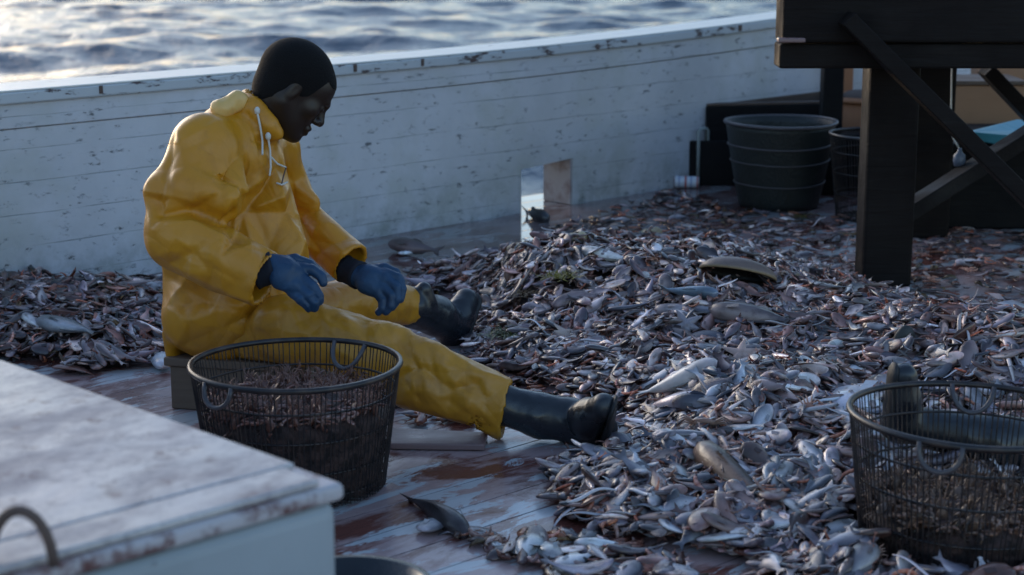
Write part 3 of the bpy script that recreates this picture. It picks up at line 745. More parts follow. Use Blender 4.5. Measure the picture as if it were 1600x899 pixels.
# jacket
v = Vol((-1.02, 4.02, .10), (-.22, 4.88, .92), .0052)
def px(r, Y=4.46): return r*Y/F_PX
J = P
tor = (np.array([.93, -.36, 0]))
v.cone(J(345, 478, 4.46), J(345, 360, 4.46), px(92), px(92), 0, flat=((-.36, -.93, 0), .95))
v.cone(J(345, 360, 4.46), J(352, 255, 4.46), px(92), px(76), .04, flat=((-.36, -.93, 0), 1.10))
v.cone(J(425, 400, 4.42), J(402, 262, 4.44), px(58), px(42), .05)       # belly and chest front
v.cone(J(318, 228, 4.33), J(425, 232, 4.63), px(50), px(46), .05)       # shoulders
v.cone(J(372, 205, 4.46), J(392, 186, 4.46), px(52), px(42), .04)
v.cone(J(392, 196, 4.46), J(404, 168, 4.455), px(38), px(35), .02)      # collar
v.cone(J(396, 168, 4.41), J(422, 194, 4.395), px(17), px(13), .012)
v.cone(J(404, 205, 4.41), J(430, 208, 4.40), px(22), px(12), .015)
v.cone(J(425, 455, 4.36), J(455, 462, 4.5), px(38), px(30), .03)        # lap of the coat
v.cone(J(305, 500, 4.40), J(368, 486, 4.35), px(50), px(44), .03)
v.cone(J(276, 520, 4.46), J(282, 606, 4.47), px(17), px(11), .02, flat=((-.3, -.95, 0), 2.0))
v.cone(J(290, 505, 4.6), J(330, 515, 4.6), px(38), px(34), .03)
# near arm
v.cone(J(322, 232, 4.32), J(277, 352, 4.23), px(48), px(49), .022)
v.cone(J(262, 300, 4.25), J(268, 345, 4.23), px(32), px(34), .012)
v.cone(J(284, 292, 4.24), J(346, 318, 4.22), px(36), px(30), .008)
v.cone(J(352, 252, 4.33), J(364, 300, 4.26), px(26), px(20), .008)
v.cone(J(278, 372, 4.22), J(345, 405, 4.17), px(49), px(47), .016)
v.cone(J(345, 405, 4.17), J(412, 436, 4.145), px(47), px(43), .014)
v.cone(J(303, 226, 4.29), J(259, 300, 4.25), px(24), px(27), .03)
# far arm
v.cone(J(428, 238, 4.64), J(468, 330, 4.70), px(38), px(31), .02)
v.cone(J(466, 300, 4.66), J(482, 318, 4.66), px(22), px(16), .015)
v.cone(J(470, 345, 4.70), J(548, 412, 4.585), px(36), px(36), .015)
# sleeves end in open cuffs, collar opens round the neck
cuffdir = J(444, 450, 4.13)-J(412, 436, 4.145); cn = cuffdir/np.linalg.norm(cuffdir); cpt = J(412, 436, 4.145)
cf2 = J(580, 440, 4.54)-J(548, 412, 4.585); cn2 = cf2/np.linalg.norm(cf2); cpt2 = J(545, 410, 4.588)
def keep(p):
    d1 = (p-cpt) @ cn; near1 = np.linalg.norm(p-cpt, axis=-1) < .11
    d2 = (p-cpt2) @ cn2; near2 = np.linalg.norm(p-cpt2, axis=-1) < .10
    r = np.full(d1.shape, -1.0); r = np.where(near1, d1-.006, r); r = np.where(near2, np.maximum(r, d2-.008), r); return r
v.cut(keep)
v.cone(cpt-cn*.03, cpt+cn*.08, px(36), px(40), 0, sub=True); v.cone(cpt2-cn2*.03, cpt2+cn2*.08, px(29), px(32), 0, sub=True)
nd = J(418, 150, 4.455)
v.cone(J(392, 205, 4.46), J(436, 138, 4.46), px(27), px(45), 0, sub=True)
V, Q = v.mesh(2)
V = ridged(V, Q, .003, 4.6, 1, (1, 1, .7))
V = netfold(V, Q, [(278,198,5),(345,165,0),(312,212,-2),(350,205,2),(385,222,7),(402,288,9),(362,312,7),(362,374,-4),(345,350,-9),(300,330,-12),(250,336,-8),
 (262,262,-6),(228,300,8),(250,315,-7),(243,262,2),(290,262,6),(318,250,-1),(325,290,9),(300,315,5),(345,300,2),(345,268,7),(270,308,4),
 (240,358,5),(300,352,9),(350,374,7),(392,384,3),(265,392,6),(300,392,-1),(345,402,5),(395,430,1),(330,432,-2),(385,474,5),(350,452,3),(300,425,5),(262,415,-5),(246,400,2),
 (366,376,-8),(420,388,-10),(408,302,-14),(385,330,-12),(395,180,6),(404,240,10),(436,310,12),(470,378,12),(418,222,-3),(432,262,-4),(452,330,-8),(482,372,-4),
 (450,225,4),(460,285,-4),(488,310,8),(470,345,-8),(500,355,9),(520,380,-3),(540,400,4),(497,395,-6),
 (258,440,-9),(320,474,-8),(392,494,-5),(262,480,4),(300,500,7),(345,515,-3),(330,490,2),(272,545,2),(385,522,4),(435,470,5),(420,500,-3),(290,540,-4)], 1.75)
V = creases(V, Q, [
  (246, 338, 300, 326, -9, 8), (300, 326, 345, 348, -11, 8), (345, 348, 372, 382, -10, 9), (372, 382, 420, 396, -5, 7),
  (240, 352, 300, 345, 7, 16), (300, 345, 350, 372, 8, 15),
  (250, 320, 262, 262, -7, 8), (262, 262, 282, 232, -4, 8), (256, 318, 275, 268, 6, 12),
  (275, 225, 340, 190, 6, 9), (340, 190, 386, 186, 4, 8), (285, 235, 330, 215, -4, 10),
  (330, 228, 352, 300, -4, 12), (352, 300, 330, 322, -5, 10), (318, 240, 300, 310, 5, 16), (345, 250, 372, 292, 6, 10),
  (372, 292, 352, 312, 6, 8), (372, 292, 364, 372, 9, 8), (364, 305, 362, 372, -5, 10),
  (392, 205, 404, 250, 8, 7, 1), (404, 250, 436, 312, 9, 8, 1), (436, 312, 472, 378, 10, 8, 1),
  (400, 215, 412, 262, -7, 8), (412, 262, 446, 330, -7, 8), (446, 330, 478, 380, -6, 8),
  (386, 175, 398, 205, -7, 7), (398, 205, 430, 222, 6, 8), (440, 214, 452, 270, 5, 6), (452, 270, 462, 330, -5, 6), 
  (458, 300, 492, 320, -5, 6), (470, 280, 492, 318, 4, 6), (452, 330, 485, 350, 5, 7), (470, 345, 500, 352, -5, 6), (500, 352, 520, 378, -5, 6),
  (505, 365, 540, 400, 5, 9), (486, 362, 480, 400, -5, 9), (478, 352, 497, 345, 5, 5),
  (250, 400, 300, 432, 5, 12), (300, 432, 372, 462, 5, 10), (262, 385, 330, 402, -4, 12), (310, 368, 380, 392, 4, 10), (290, 395, 372, 440, -5, 9), (322, 352, 352, 402, -4, 8), (270, 365, 300, 392, 4, 8),
  (252, 425, 320, 470, -8, 11), (320, 470, 392, 492, -6, 10), (258, 440, 290, 520, 4, 12), (330, 455, 430, 478, 6, 8), (345, 470, 330, 535, -4, 12),
  (400, 470, 385, 520, -4, 8), (415, 455, 440, 475, 6, 7), (285, 470, 300, 535, -4, 10), (380, 300, 420, 380, -5, 12), (376, 330, 400, 390, 4, 8),
])
jk = mesh_obj('jacket', V, Q, YJ, man, world=True)
# folded hood, cords, toggles
v = Vol((-.86, 4.28, .68), (-.52, 4.64, .86), .004)
v.cone(J(345, 172, 4.38), J(372, 159, 4.40), px(12), px(14), 0); v.cone(J(372, 157, 4.40), J(388, 163, 4.52), px(14), px(13), .02)
v.cone(J(345, 172, 4.38), J(352, 170, 4.54), px(15), px(14), .02)
V, Q = v.mesh(2); V = crumple(V, Q, .003, 18, 2); mesh_obj('folded_hood', V, Q, HOODM, jk, world=False)
hood = bpy.data.objects['folded_hood']; hood.parent = jk; 
# hood was measured in world space: shift it into the jacket's frame
hood.matrix_parent_inverse = Matrix.Translation(-Vector(man.location))
def surf(pxx, pyy, obj_V=None):
    """front-most jacket surface under a photo pixel"""
    a_, b_ = proj(JV); d = np.hypot(a_-pxx, b_-pyy); k = np.where(d < 7)[0]
    if len(k) == 0: k = np.array([np.argmin(d)])
    i = k[np.argmin(JV[k, 1])]; return P(pxx, pyy, JV[i, 1]-.004)
JV = np.array([tuple(q.co) for q in jk.data.vertices]) + np.array(man.location)
def cord(name, pts, r, mat=CORD):
    mb = MB(); W = [surf(*p) for p in pts]
    fine = []
    for a_, b_ in zip(W[:-1], W[1:]):
        for q in np.linspace(0, 1, 4, endpoint=False): fine.append(a_+(b_-a_)*q)
    fine.append(W[-1]); mb.tube([np.array(q)-np.array(man.location) for q in fine], r, 6); return mb.obj(name, mat, jk, smooth=True)
cord('drawstring', [(402, 176), (406, 195), (410, 220), (410, 242)], .0028)
cord('drawstring', [(419, 216), (422, 235), (423, 262), (421, 275)], .0028)
cord('front_lace', [(424, 246), (433, 256), (447, 262)], .0024)
cord('front_lace', [(432, 286), (440, 289), (449, 285)], .0024)
cord('front_lace', [(447, 262), (443, 275), (440, 289)], .0018, RUST)
for p in ((402, 173), (419, 213)):
    mb = MB(); c = surf(*p)-np.array(man.location); mb.lathe([(0, -.009), (.006, -.007), (.007, .003), (.003, .009), (0, .009)], 12, c=c); mb.obj('toggle', CORD, jk, smooth=True)

# trousers
v = Vol((-.98, 3.95, .0), (.08, 5.25, .42), .0056)
v.cone(J(340, 515, 4.45), J(340, 515, 4.56), px(34), px(36), 0)
v.cone(J(352, 512, 4.45), J(470, 522, 4.29), px(44), px(50), .03)
v.cone(J(440, 505, 4.30), J(600, 556, 4.20), px(46), px(49), .025)
v.cone(J(600, 558, 4.20), J(660, 582, 4.17), px(49), px(46), .02)
v.cone(J(660, 582, 4.17), J(790, 638, 4.14), px(46), px(44), .02)
v.cone(J(770, 640, 4.14), J(784, 652, 4.14), px(34), px(34), .02)
v.cone(J(640, 600, 4.18), J(720, 622, 4.15), px(38), px(34), .02)
v.cone(J(370, 500, 4.56), J(560, 470, 4.80), px(48), px(40), .03)
v.cone(J(560, 472, 4.80), J(644, 478, 4.96), px(38), px(34), .02)
ka = J(790, 638, 4.14)-J(700, 600, 4.16); ka /= np.linalg.norm(ka); kp = J(792, 639, 4.14)
ka = ka*.93+np.array([.12, 0, .20]); ka /= np.linalg.norm(ka)
kb = J(644, 478, 4.96)-J(560, 472, 4.80); kb /= np.linalg.norm(kb); kq = J(640, 478, 4.95)
def keep(p):
    d1 = (p-kp) @ ka; d2 = (p-kq) @ kb
    return np.where(np.linalg.norm(p-kp, axis=-1) < .13, d1, np.where(np.linalg.norm(p-kq, axis=-1) < .10, d2, -1))
v.cut(keep)
v.cut(lambda p: .004-p[..., 2])
v.cone(kp-ka*.05, kp+ka*.1, px(38), px(42), 0, sub=True); v.cone(kq-kb*.05, kq+kb*.1, px(27), px(31), 0, sub=True)
V, Q = v.mesh(2)
V = ridged(V, Q, .006, 6, 4, (.6, 1, 1)); V = ridged(V, Q, .003, 12, 5, (.7, 1, 1))
V = netfold(V, Q, [(450,475,6),(470,500,-6),(520,482,7),(500,520,-5),(545,505,6),(570,500,-4),(600,508,8),(575,540,-4),(620,535,-6),(640,522,10),(655,575,-9),(668,610,6),(690,562,9),(680,590,-4),(705,610,-6),(720,580,6),(745,600,-5),(760,590,5),
 (730,635,7),(760,625,-5),(640,610,6),(620,590,-5),(650,640,4),(700,645,5),(610,570,5),(400,500,5),(430,520,-6),(360,515,4)], 1.5)
V = creases(V, Q, [
  (600, 508, 640, 560, -7, 12), (640, 520, 668, 600, 9, 9), (668, 540, 686, 612, -9, 10), (650, 520, 700, 560, 5, 9), (690, 560, 720, 620, 6, 12),
  (700, 575, 790, 600, 5, 12), (700, 600, 780, 625, -5, 12), (720, 610, 775, 665, 6, 10), (700, 625, 760, 668, -5, 9), (640, 560, 650, 640, 7, 10), (625, 590, 660, 630, -6, 8),
  (450, 478, 470, 520, 6, 8), (470, 470, 540, 512, -6, 9), (500, 478, 520, 525, 8, 9), (525, 480, 600, 510, 7, 8), (530, 500, 590, 540, -6, 10), (440, 480, 440, 530, -6, 9),
  (560, 500, 575, 545, -5, 8), (745, 590, 740, 640, -4, 9), (680, 535, 740, 575, 6, 8), (735, 575, 805, 600, 6, 8), (388, 500, 430, 525, 5, 10), (600, 470, 650, 470, 5, 9), (610, 460, 625, 500, -4, 8)])
V = crumple(V, Q, .0014, 24, 9)
mesh_obj('trousers', V, Q, YT, man, world=True)

# boots
def boot(parts_fn, lo, hi, name='boot', sole_fn=None, parent=man, h=.0045, rib=None):
    v = Vol(lo, hi, h); parts_fn(v); V, Q = v.mesh(2); V = crumple(V, Q, .0016, 16, 3)
    o = mesh_obj(name, V, Q, RUBBER, parent, world=True)
    if sole_fn:
        v = Vol(lo, hi, h*.9); sole_fn(v); V, Q = v.mesh(1)
        s = mesh_obj('sole', V, Q, SOLE, None); s.parent = o; s.matrix_parent_inverse = Matrix.Translation(-Vector(parent.location)) if parent else Matrix()
    return o
heel = P(925, 678, 4.12); toe = P(938, 634, 4.00); ank = P(888, 655, 4.13)
sh0 = P(770, 628, 4.14)
fd = (toe-heel); fd /= np.linalg.norm(fd); ld = (P(900, 668, 4.13)-sh0); ld /= np.linalg.norm(ld)
def f1(v):
    v.cone(sh0, P(845, 650, 4.135), px(32), px(32), 0); v.cone(P(845, 650, 4.135), ank+ld*.01, px(32), px(31), .02)
    v.cone(ank, heel, px(31), px(27), .02); v.cone(heel-ld*.006, (heel+toe)/2-ld*.02, px(28), px(27), .02)
    v.cone((heel+toe)/2-ld*.014, toe+ld*.006, px(25), px(20), .025, flat=(ld, .9))
def f1s(v):
    o_ = ld*px(21)
    v.cone(heel+o_*.9, (heel+toe)/2+o_*.95, px(28), px(26), 0, flat=(ld, .22)); v.cone((heel+toe)/2+o_*.95, toe+o_*.85, px(26), px(23), .01, flat=(ld, .22))
    v.cone(heel+o_*1.15, heel+fd*.03+o_*1.2, px(23), px(22), .005, flat=(ld, .5))
boot(f1, (-.12, 3.84, -.01), (.30, 4.28, .27), sole_fn=f1s)
h2 = P(706, 514, 5.10); t2 = P(728, 470, 5.16); s2 = P(640, 480, 4.94); l2 = h2-s2; l2 /= np.linalg.norm(l2)
f2_ = t2-h2; f2_ /= np.linalg.norm(f2_)
def g1(v):
    v.cone(s2, P(682, 494, 5.03), S_(33, 4.95), S_(31, 5.0), 0); v.cone(P(682, 494, 5.03), h2, S_(31, 5), S_(26, 5.1), .02)
    v.cone(h2, (h2+t2)/2, S_(27, 5.1), S_(25, 5.1), .02); v.cone((h2+t2)/2, t2, S_(25, 5.1), S_(20, 5.1), .02)
    v.cone(P(662, 452, 4.94), P(668, 470, 4.95), S_(12, 5), S_(14, 5), .01)
def g1s(v):
    o_ = l2*S_(19, 5.1); v.cone(h2+o_, t2+o_*.9, S_(26, 5.1), S_(20, 5.1), 0, flat=(l2, .38))
boot(g1, (-.36, 4.82, -.01), (-.02, 5.36, .28), sole_fn=g1s)

# gloves
def glove(base, Ys, joints, cuff, h=.0022):
    allp = np.array([P(*q[:3]) for q in joints for q in [q]])
    return
def hand(palm, fingers, cuffp, lo, hi, fr):
    v = Vol(lo, hi, .0023)
    for a_, b_, ra, rb, k in palm: v.cone(P(*a_), P(*b_), px(ra), px(rb), k)
    for f in fingers:
        pts = [P(*q[:3]) for q in f]; rs_ = [q[3] for q in f]
        for i in range(len(pts)-1): v.cone(pts[i], pts[i+1], px(rs_[i]), px(rs_[i+1]), .004 if i == 0 else .0015)
    V, Q = v.mesh(1); V = crumple(V, Q, .0010, 40, 6)
    o = mesh_obj('glove', V, Q, GLOVE, man, world=True)
    mb = MB(); a_, b_ = P(*cuffp[0]), P(*cuffp[1]); mb.tube([(a_+(b_-a_)*t)-np.array(man.location) for t in np.linspace(0, 1, 6)], [px(cuffp[2]), px(cuffp[2]-2), px(cuffp[2]-1.5), px(cuffp[2]-2), px(cuffp[2]-.5), px(cuffp[2])], 20)
    c_ = mb.obj('knit_cuff', KNIT, o, smooth=True)
    return o
hand([((424, 414, 4.15), (446, 426, 4.135), 18, 21, 0), ((445, 418, 4.15), (464, 430, 4.14), 17, 15, .010), ((440, 436, 4.125), (460, 448, 4.12), 17, 14, .010)],
     [[(466, 420, 4.15, 10.6), (488, 422, 4.145, 8.4), (502, 432, 4.14, 7.5), (505, 442, 4.135, 6.6)],
      [(468, 434, 4.135, 10.6), (488, 448, 4.115, 8.4), (498, 462, 4.11, 7.5), (499, 470, 4.11, 6.9)],
      [(464, 446, 4.125, 10.6), (482, 462, 4.105, 8.4), (492, 474, 4.105, 7.5), (491, 481, 4.11, 6.9)],
      [(456, 454, 4.12, 9.7), (470, 468, 4.105, 7.9), (479, 477, 4.105, 7.0), (482, 482, 4.11, 6.2)],
      [(440, 412, 4.16, 11.4), (462, 406, 4.17, 9.2), (484, 414, 4.17, 7.9), (495, 424, 4.165, 6.6)]],
     [(398, 428, 4.15), (430, 417, 4.15), 25], (-.62, 4.02, .22), (-.40, 4.26, .46), 0)
hand([((556, 430, 4.57), (580, 438, 4.545), 18, 20, 0), ((575, 428, 4.555), (600, 436, 4.54), 16, 14, .010), ((572, 445, 4.535), (592, 454, 4.525), 16, 14, .010)],
     [[(600, 428, 4.55, 10.6), (622, 434, 4.54, 7.9), (629, 452, 4.53, 7.2), (625, 468, 4.52, 6.5)],
      [(602, 438, 4.535, 10.6), (620, 450, 4.515, 7.9), (621, 468, 4.505, 7.2), (613, 480, 4.505, 6.5)],
      [(598, 448, 4.525, 10.6), (611, 463, 4.505, 7.9), (610, 478, 4.50, 7.2), (603, 487, 4.50, 6.5)],
      [(590, 456, 4.52, 9.7), (598, 470, 4.505, 7.5), (597, 482, 4.50, 6.7), (591, 488, 4.50, 6.0)],
      [(580, 424, 4.565, 10.6), (600, 419, 4.57, 8.8), (618, 426, 4.57, 7.5), (627, 440, 4.565, 6.6)]],
     [(538, 420, 4.60), (562, 431, 4.57), 24], (-.42, 4.42, .20), (-.24, 4.66, .46), 0)

# second boot: rubber boot reaching in at the right
bt_h = P(1408, 662, 3.72); bt_t = P(1412, 588, 3.70); bt_s = P(1560, 690, 3.74); bt_s2 = P(1720, 700, 3.80)
rb_e = empty('rubber_boot', (bt_h[0], bt_h[1], 0), 'black rubber boot, toe up, lying on the catch behind the right wire basket', 'boot')
bl = bt_h-bt_s; bl /= np.linalg.norm(bl)
def h1(v):
    v.cone(bt_s2, bt_s, S_(44, 3.85), S_(40, 3.74), 0); v.cone(bt_s, bt_h, S_(40, 3.74), S_(30, 3.72), .02)
    v.cut(lambda p: (p-P(1655, 694, 3.78)) @ ((bt_s2-bt_s)/np.linalg.norm(bt_s2-bt_s)))
    v.cone(bt_s, bt_s2, S_(34, 3.8), S_(40, 3.8), 0, sub=True)
    v.cone(bt_h, (bt_h+bt_t)/2, S_(30, 3.72), S_(27, 3.7), .02); v.cone((bt_h+bt_t)/2, bt_t, S_(27, 3.7), S_(22, 3.7), .02)
def h1s(v): v.cone(bt_h+bl*.028, bt_t+bl*.024, S_(28, 3.7), S_(21, 3.7), 0, flat=(bl, .36))
boot(h1, (.70, 3.50, .0), (1.40, 4.02, .40), sole_fn=h1s, parent=rb_e, h=.0055, name='boot_upper')

# ------------------------------------------------------------------ the catch
def loft(secs, k=8):
    """secs: x, half height, half width, centre z, shear of x with |z| ; returns V,F and section index"""
    V = []; F = []
    for (x, h, w_, cz, sh) in secs:
        for j in range(k):
            a = 2*math.pi*j/k; z = h*math.sin(a); y = w_*math.cos(a); V.append((x-sh*abs(math.sin(a)), y, cz+z))
    n = len(secs)
    for i in range(n-1):
        for j in range(k): F.append((i*k+j, (i+1)*k+j, (i+1)*k+(j+1) % k, i*k+(j+1) % k))
    F.append(tuple(range(k))[::1][:4]); F.append(tuple((0, 3, 4, 7)) if k == 8 else (0, 3, 4, 5)); 
    if k == 8: F.append((4, 5, 6, 7))
    return np.array(V, float), F
def quadify(F): return np.array([f if len(f) == 4 else (f[0], f[1], f[2], f[2]) for f in F], np.int32)
class T:
    """an animal template: vertices, quads, colours"""
    def __init__(s): s.V = np.zeros((0, 3)); s.F = np.zeros((0, 4), np.int32); s.C = np.zeros((0, 3))
    def add(s, V, F, C):
        V = np.asarray(V, float); C = np.asarray(C, float)
        if C.ndim == 1: C = np.repeat(C[None], len(V), 0)
        F = quadify(F) if not isinstance(F, np.ndarray) else F
        s.F = np.concatenate([s.F, F+len(s.V)]); s.V = np.concatenate([s.V, V]); s.C = np.concatenate([s.C, C]); return s
def bend(V, k, axis=1):
    """curve the length (x) of a body by k radians per unit towards axis"""
    if abs(k) < 1e-4: return V
    x = V[:, 0]; o = V[:, axis]; W = V.copy(); r = 1/k
    W[:, 0] = (r-o)*np.sin(x*k); W[:, axis] = r-(r-o)*np.cos(x*k); return W
def fish(depth=.13, width=.07, back=(.14, .17, .22), side=(.52, .56, .62), belly=(.80, .82, .84), k=8, tail=.12, bendy=0, bendz=0, fins=True, seed=0, stripe=0, fork=.07):
    t = T(); d, w_ = depth, width
    secs = [(.5, .012, .010, 0, 0), (.475, .35*d, .45*w_, 0, 0), (.40, .72*d, .85*w_, 0, 0), (.28, .95*d, 1.0*w_, 0, 0), (.12, 1.0*d, .98*w_, 0, 0), (-.05, .84*d, .80*w_, 0, 0),
            (-.20, .55*d, .52*w_, 0, 0), (-.33, .26*d+.006, .25*w_, 0, 0), (-.385, .20*d+.006, .010, 0, 0), (-.44, tail*.65, .006, 0, 0), (-.47, tail, .004, 0, fork)]
    V, F = loft(secs, k); r = np.random.default_rng(seed)
    s = np.clip(V[:, 2]/(d+1e-6), -1, 1); C = np.where((s > .25)[:, None], np.array(back), np.where((s < -.35)[:, None], np.array(belly), np.array(side)))
    tl = V[:, 0] < -.40; C[tl] = np.array(back)*.6+np.array(side)*.35
    gl = np.abs(V[:, 0]-.28) < .006; C[gl] = C[gl]*.62
    hd = V[:, 0] > .36; C[hd] = C[hd]*np.array([.80, .74, .76])
    t.add(V, F, C*(1+r.normal(0, .10, (len(V), 1))))
    if fins:
        fc = np.array(side)*.55
        for (x0, x1, xt, zz, hh) in ((.20, -.16, .02, .80*d, .55*d), (.0, -.26, -.16, -.70*d, -.42*d)):
            t.add([(x0, .003, zz), (x1, .003, zz*.6), (xt-.08, 0, zz*.7+hh*.8), (xt+.06, 0, zz*.9+hh), (x0, -.003, zz), (x1, -.003, zz*.6)], [(0, 1, 2, 3), (4, 3, 2, 5)], fc)
        for sg in (-1, 1): t.add([(.24, sg*w_*1.0, -.2*d), (.24, sg*w_*1.0, -.5*d), (.08, sg*w_*1.35, -.65*d), (.10, sg*w_*1.35, -.25*d)], [(0, 1, 2, 3)], fc)
    for sg in (-1, 1):
        ex, ez, er = .405, .20*d, .020+.03*d; e = []
        for j in range(6): e.append((ex+er*math.cos(j*math.pi/3), sg*w_*.88, ez+er*math.sin(j*math.pi/3)))
        e.append((ex, sg*(w_*.88+.010), ez)); t.add(e, [(j, (j+1) % 6, 6, 6) for j in range(6)], (.01, .01, .012))
    t.V = bend(t.V, bendy, 1); t.V = bend(t.V, bendz, 2); return t
def shrimp(c=(.36, .16, .12), c2=(.55, .34, .28), seed=0, curl=2.6):
    t = T(); secs = []
    for i in range(12):
        u = i/11; x = .5-u; h = .075*math.sin(math.pi*min(1, (u+.10)*.85))**.6*(1-.55*u)*(1.0+.12*(i % 2)); secs.append((x, h+.008, h*.75+.006, 0, 0))
    V, F = loft(secs, 6); C = np.array([c if (i//6) % 2 else c2 for i in range(len(V))]); t.add(V, F, C)
    for a in (-.06, 0, .06): t.add([(-.47, a*.3-.01, 0), (-.47, a*.3+.01, 0), (-.60, a+.018, 0.003), (-.60, a-.018, 0.003)], [(0, 1, 2, 3)], c2)
    for i in range(6):
        x = .32-.11*i; t.add([(x, -.012, -.05), (x+.02, .012, -.05), (x+.05, .02, -.14), (x+.045, .012, -.14)], [(0, 1, 2, 3)], c)
    for sg in (-1, 1): t.add([(.5, sg*.01, 0), (.5, sg*.02, .01), (.62, sg*.07, .02), (.62, sg*.065, .015)], [(0, 1, 2, 3)], c)
    t.V = bend(t.V, -curl, 2); return t
def crab(c=(.26, .15, .11), c2=(.40, .26, .20), seed=0):
    t = T(); r = np.random.default_rng(seed); V = []; F = []
    n = 10
    for i, (rad, z) in enumerate(((.02, .10), (.14, .09), (.24, .05), (.28, .0), (.20, -.05), (.02, -.06))):
        for j in range(n):
            a = 2*math.pi*j/n; V.append((rad*.72*math.cos(a), rad*1.12*math.sin(a), z+r.normal(0, .006)))
    for i in range(5):
        for j in range(n): F.append((i*n+j, (i+1)*n+j, (i+1)*n+(j+1) % n, i*n+(j+1) % n))
    t.add(V, F, [c if v[2] > 0 else c2 for v in V])
    def limb(p, r0):
        V = []; 
        for q, rr in zip(p, r0):
            for j in range(4): a = j*math.pi/2; V.append((q[0]+rr*math.cos(a), q[1], q[2]+rr*math.sin(a)))
        F = [(i*4+j, (i+1)*4+j, (i+1)*4+(j+1) % 4, i*4+(j+1) % 4) for i in range(len(p)-1) for j in range(4)]; t.add(V, F, c2)
    for sg in (-1, 1):
        for q in range(4):
            x = .10-.09*q; s_ = r.uniform(-.05, .05); limb([(x, sg*.26, 0), (x*1.8+s_, sg*.45, .07), (x*2.4+s_, sg*.60, -.05)], (.03, .025, .006))
        limb([(.14, sg*.24, 0), (.30, sg*.34, .03), (.44, sg*.20, .02)], (.03, .045, .05)); limb([(.44, sg*.20, .02), (.56, sg*.10, .02)], (.045, .008))
    return t
def clam(c=(.62, .58, .56), ribs=9, seed=0):
    t = T(); V = []; F = []; C = []; n = 19; m_ = 6; r = np.random.default_rng(seed)
    for i in range(m_):
        u = i/(m_-1)
        for j in range(n):
            a = -1.15+2.3*j/(n-1); rad = .06+.46*u; rip = .018*u*math.cos(a/2.3*ribs*2*math.pi)
            V.append((rad*math.cos(a)-.25, rad*math.sin(a), .17*math.sin(math.pi*(.18+.8*(1-u)))*math.cos(a*.9)+rip)); k = 1-.35*(rip < 0); C.append(np.array(c)*k)
    V2 = [(x, y, z-.02) for x, y, z in V]
    for i in range(m_-1):
        for j in range(n-1): F.append((i*n+j, (i+1)*n+j, (i+1)*n+j+1, i*n+j+1))
    b = len(V); F += [tuple(reversed([q+b for q in f])) for f in F]
    for j in range(n-1): F.append(((m_-1)*n+j, (m_-1)*n+j+b, (m_-1)*n+j+1+b, (m_-1)*n+j+1))
    t.add(V+V2, F, C+C); return t
def star(c=(.52, .34, .28), seed=0):
    t = T(); r = np.random.default_rng(seed)
    for q in range(5):
        a = q*2*math.pi/5+r.normal(0, .10); V = []; dirv = np.array([math.cos(a), math.sin(a), 0]); nn = np.array([-math.sin(a), math.cos(a), 0]); L = r.uniform(.42, .5); cv = r.normal(0, .25)
        for u in (0, .25, .5, .75, 1): 
            wd = .13*(1-u)**.8+.018; p = dirv*L*u+nn*cv*u*u*.3
            V += [p-nn*wd, p-nn*wd*.4+[0, 0, .09*(1-u)+.02], p+nn*wd*.4+[0, 0, .09*(1-u)+.02], p+nn*wd]
        F = [(i*4+j, (i+1)*4+j, (i+1)*4+j+1, i*4+j+1) for i in range(4) for j in range(3)]; t.add(V, F, c)
    return t
def flat(c=(.30, .21, .17), belly=(.74, .70, .72), seed=0, white=False):
    """flatfish: x length, z = flat breadth"""
    t = fish(.23, .035, back=c, side=c, belly=c, tail=.09, fins=False, seed=seed, fork=-.03); V0 = t.V.copy()
    up = V0[:, 1] > 0.0; t.C = np.where(up[:, None], np.array(c), np.array(belly)) if not white else np.where(up[:, None], np.array(belly), np.array(c))
    r = np.random.default_rng(seed); t.C = t.C*(1+r.normal(0, .12, (len(V0), 1)))
    for sg in (-1, 1):
        xs = np.linspace(.34, -.36, 9); top = [(x, .002, sg*(.21*math.sqrt(max(0, 1-((x-.03)/.46)**2)))) for x in xs]; out = [(x-.02, -.002, sg*(.27*math.sqrt(max(0, 1-((x-.03)/.47)**2)))) for x in xs]
        t.add(top+out, [(i, i+1, i+10, i+9) for i in range(8)], np.array(c)*.7)
    return t
def eel(c=(.38, .36, .40), belly=(.72, .74, .78), k1=3.0, k2=-2.0, th=.03, seed=0):
    t = T(); secs = []
    for i in range(22):
        u = i/21; h = th*min(1, (u*9+.25))*(1-u)**.5*1.0+.004; secs.append((.5-u, h, h*.55, 0, 0))
    V, F = loft(secs, 8); s = V[:, 2]; C = np.where((s > .0)[:, None], np.array(c), np.array(belly)); t.add(V, F, C)
    x = t.V[:, 0].copy(); t.V[:, 1] += .10*np.sin(x*k1*2.2)+.04*np.sin(x*k2*4); t.V = bend(t.V, k1*.35, 1); return t
def weed(n=60, c=(.20, .20, .06), seed=0, L=.7):
    t = T(); r = np.random.default_rng(seed)
    for i in range(n):
        p = np.array([r.normal(0, .16), r.normal(0, .16), 0]); d = np.array([r.normal(), r.normal(), r.uniform(.2, 1.2)]); d /= np.linalg.norm(d); V = []
        wd = r.uniform(.010, .022); sd = np.cross(d, [0, 0, 1]); sd /= np.linalg.norm(sd)+1e-6
        for q in range(5):
            V += [p-sd*wd*(1-q/5.5), p+sd*wd*(1-q/5.5)]; p = p+d*L*r.uniform(.06, .12); d = d+np.array([r.normal(0, .35), r.normal(0, .35), r.normal(-.3, .25)]); d /= np.linalg.norm(d)
            p[2] = max(p[2], .0)
        t.add(V, [(2*q, 2*q+1, 2*q+3, 2*q+2) for q in range(4)], np.array(c)*r.uniform(.6, 1.5))
    return t

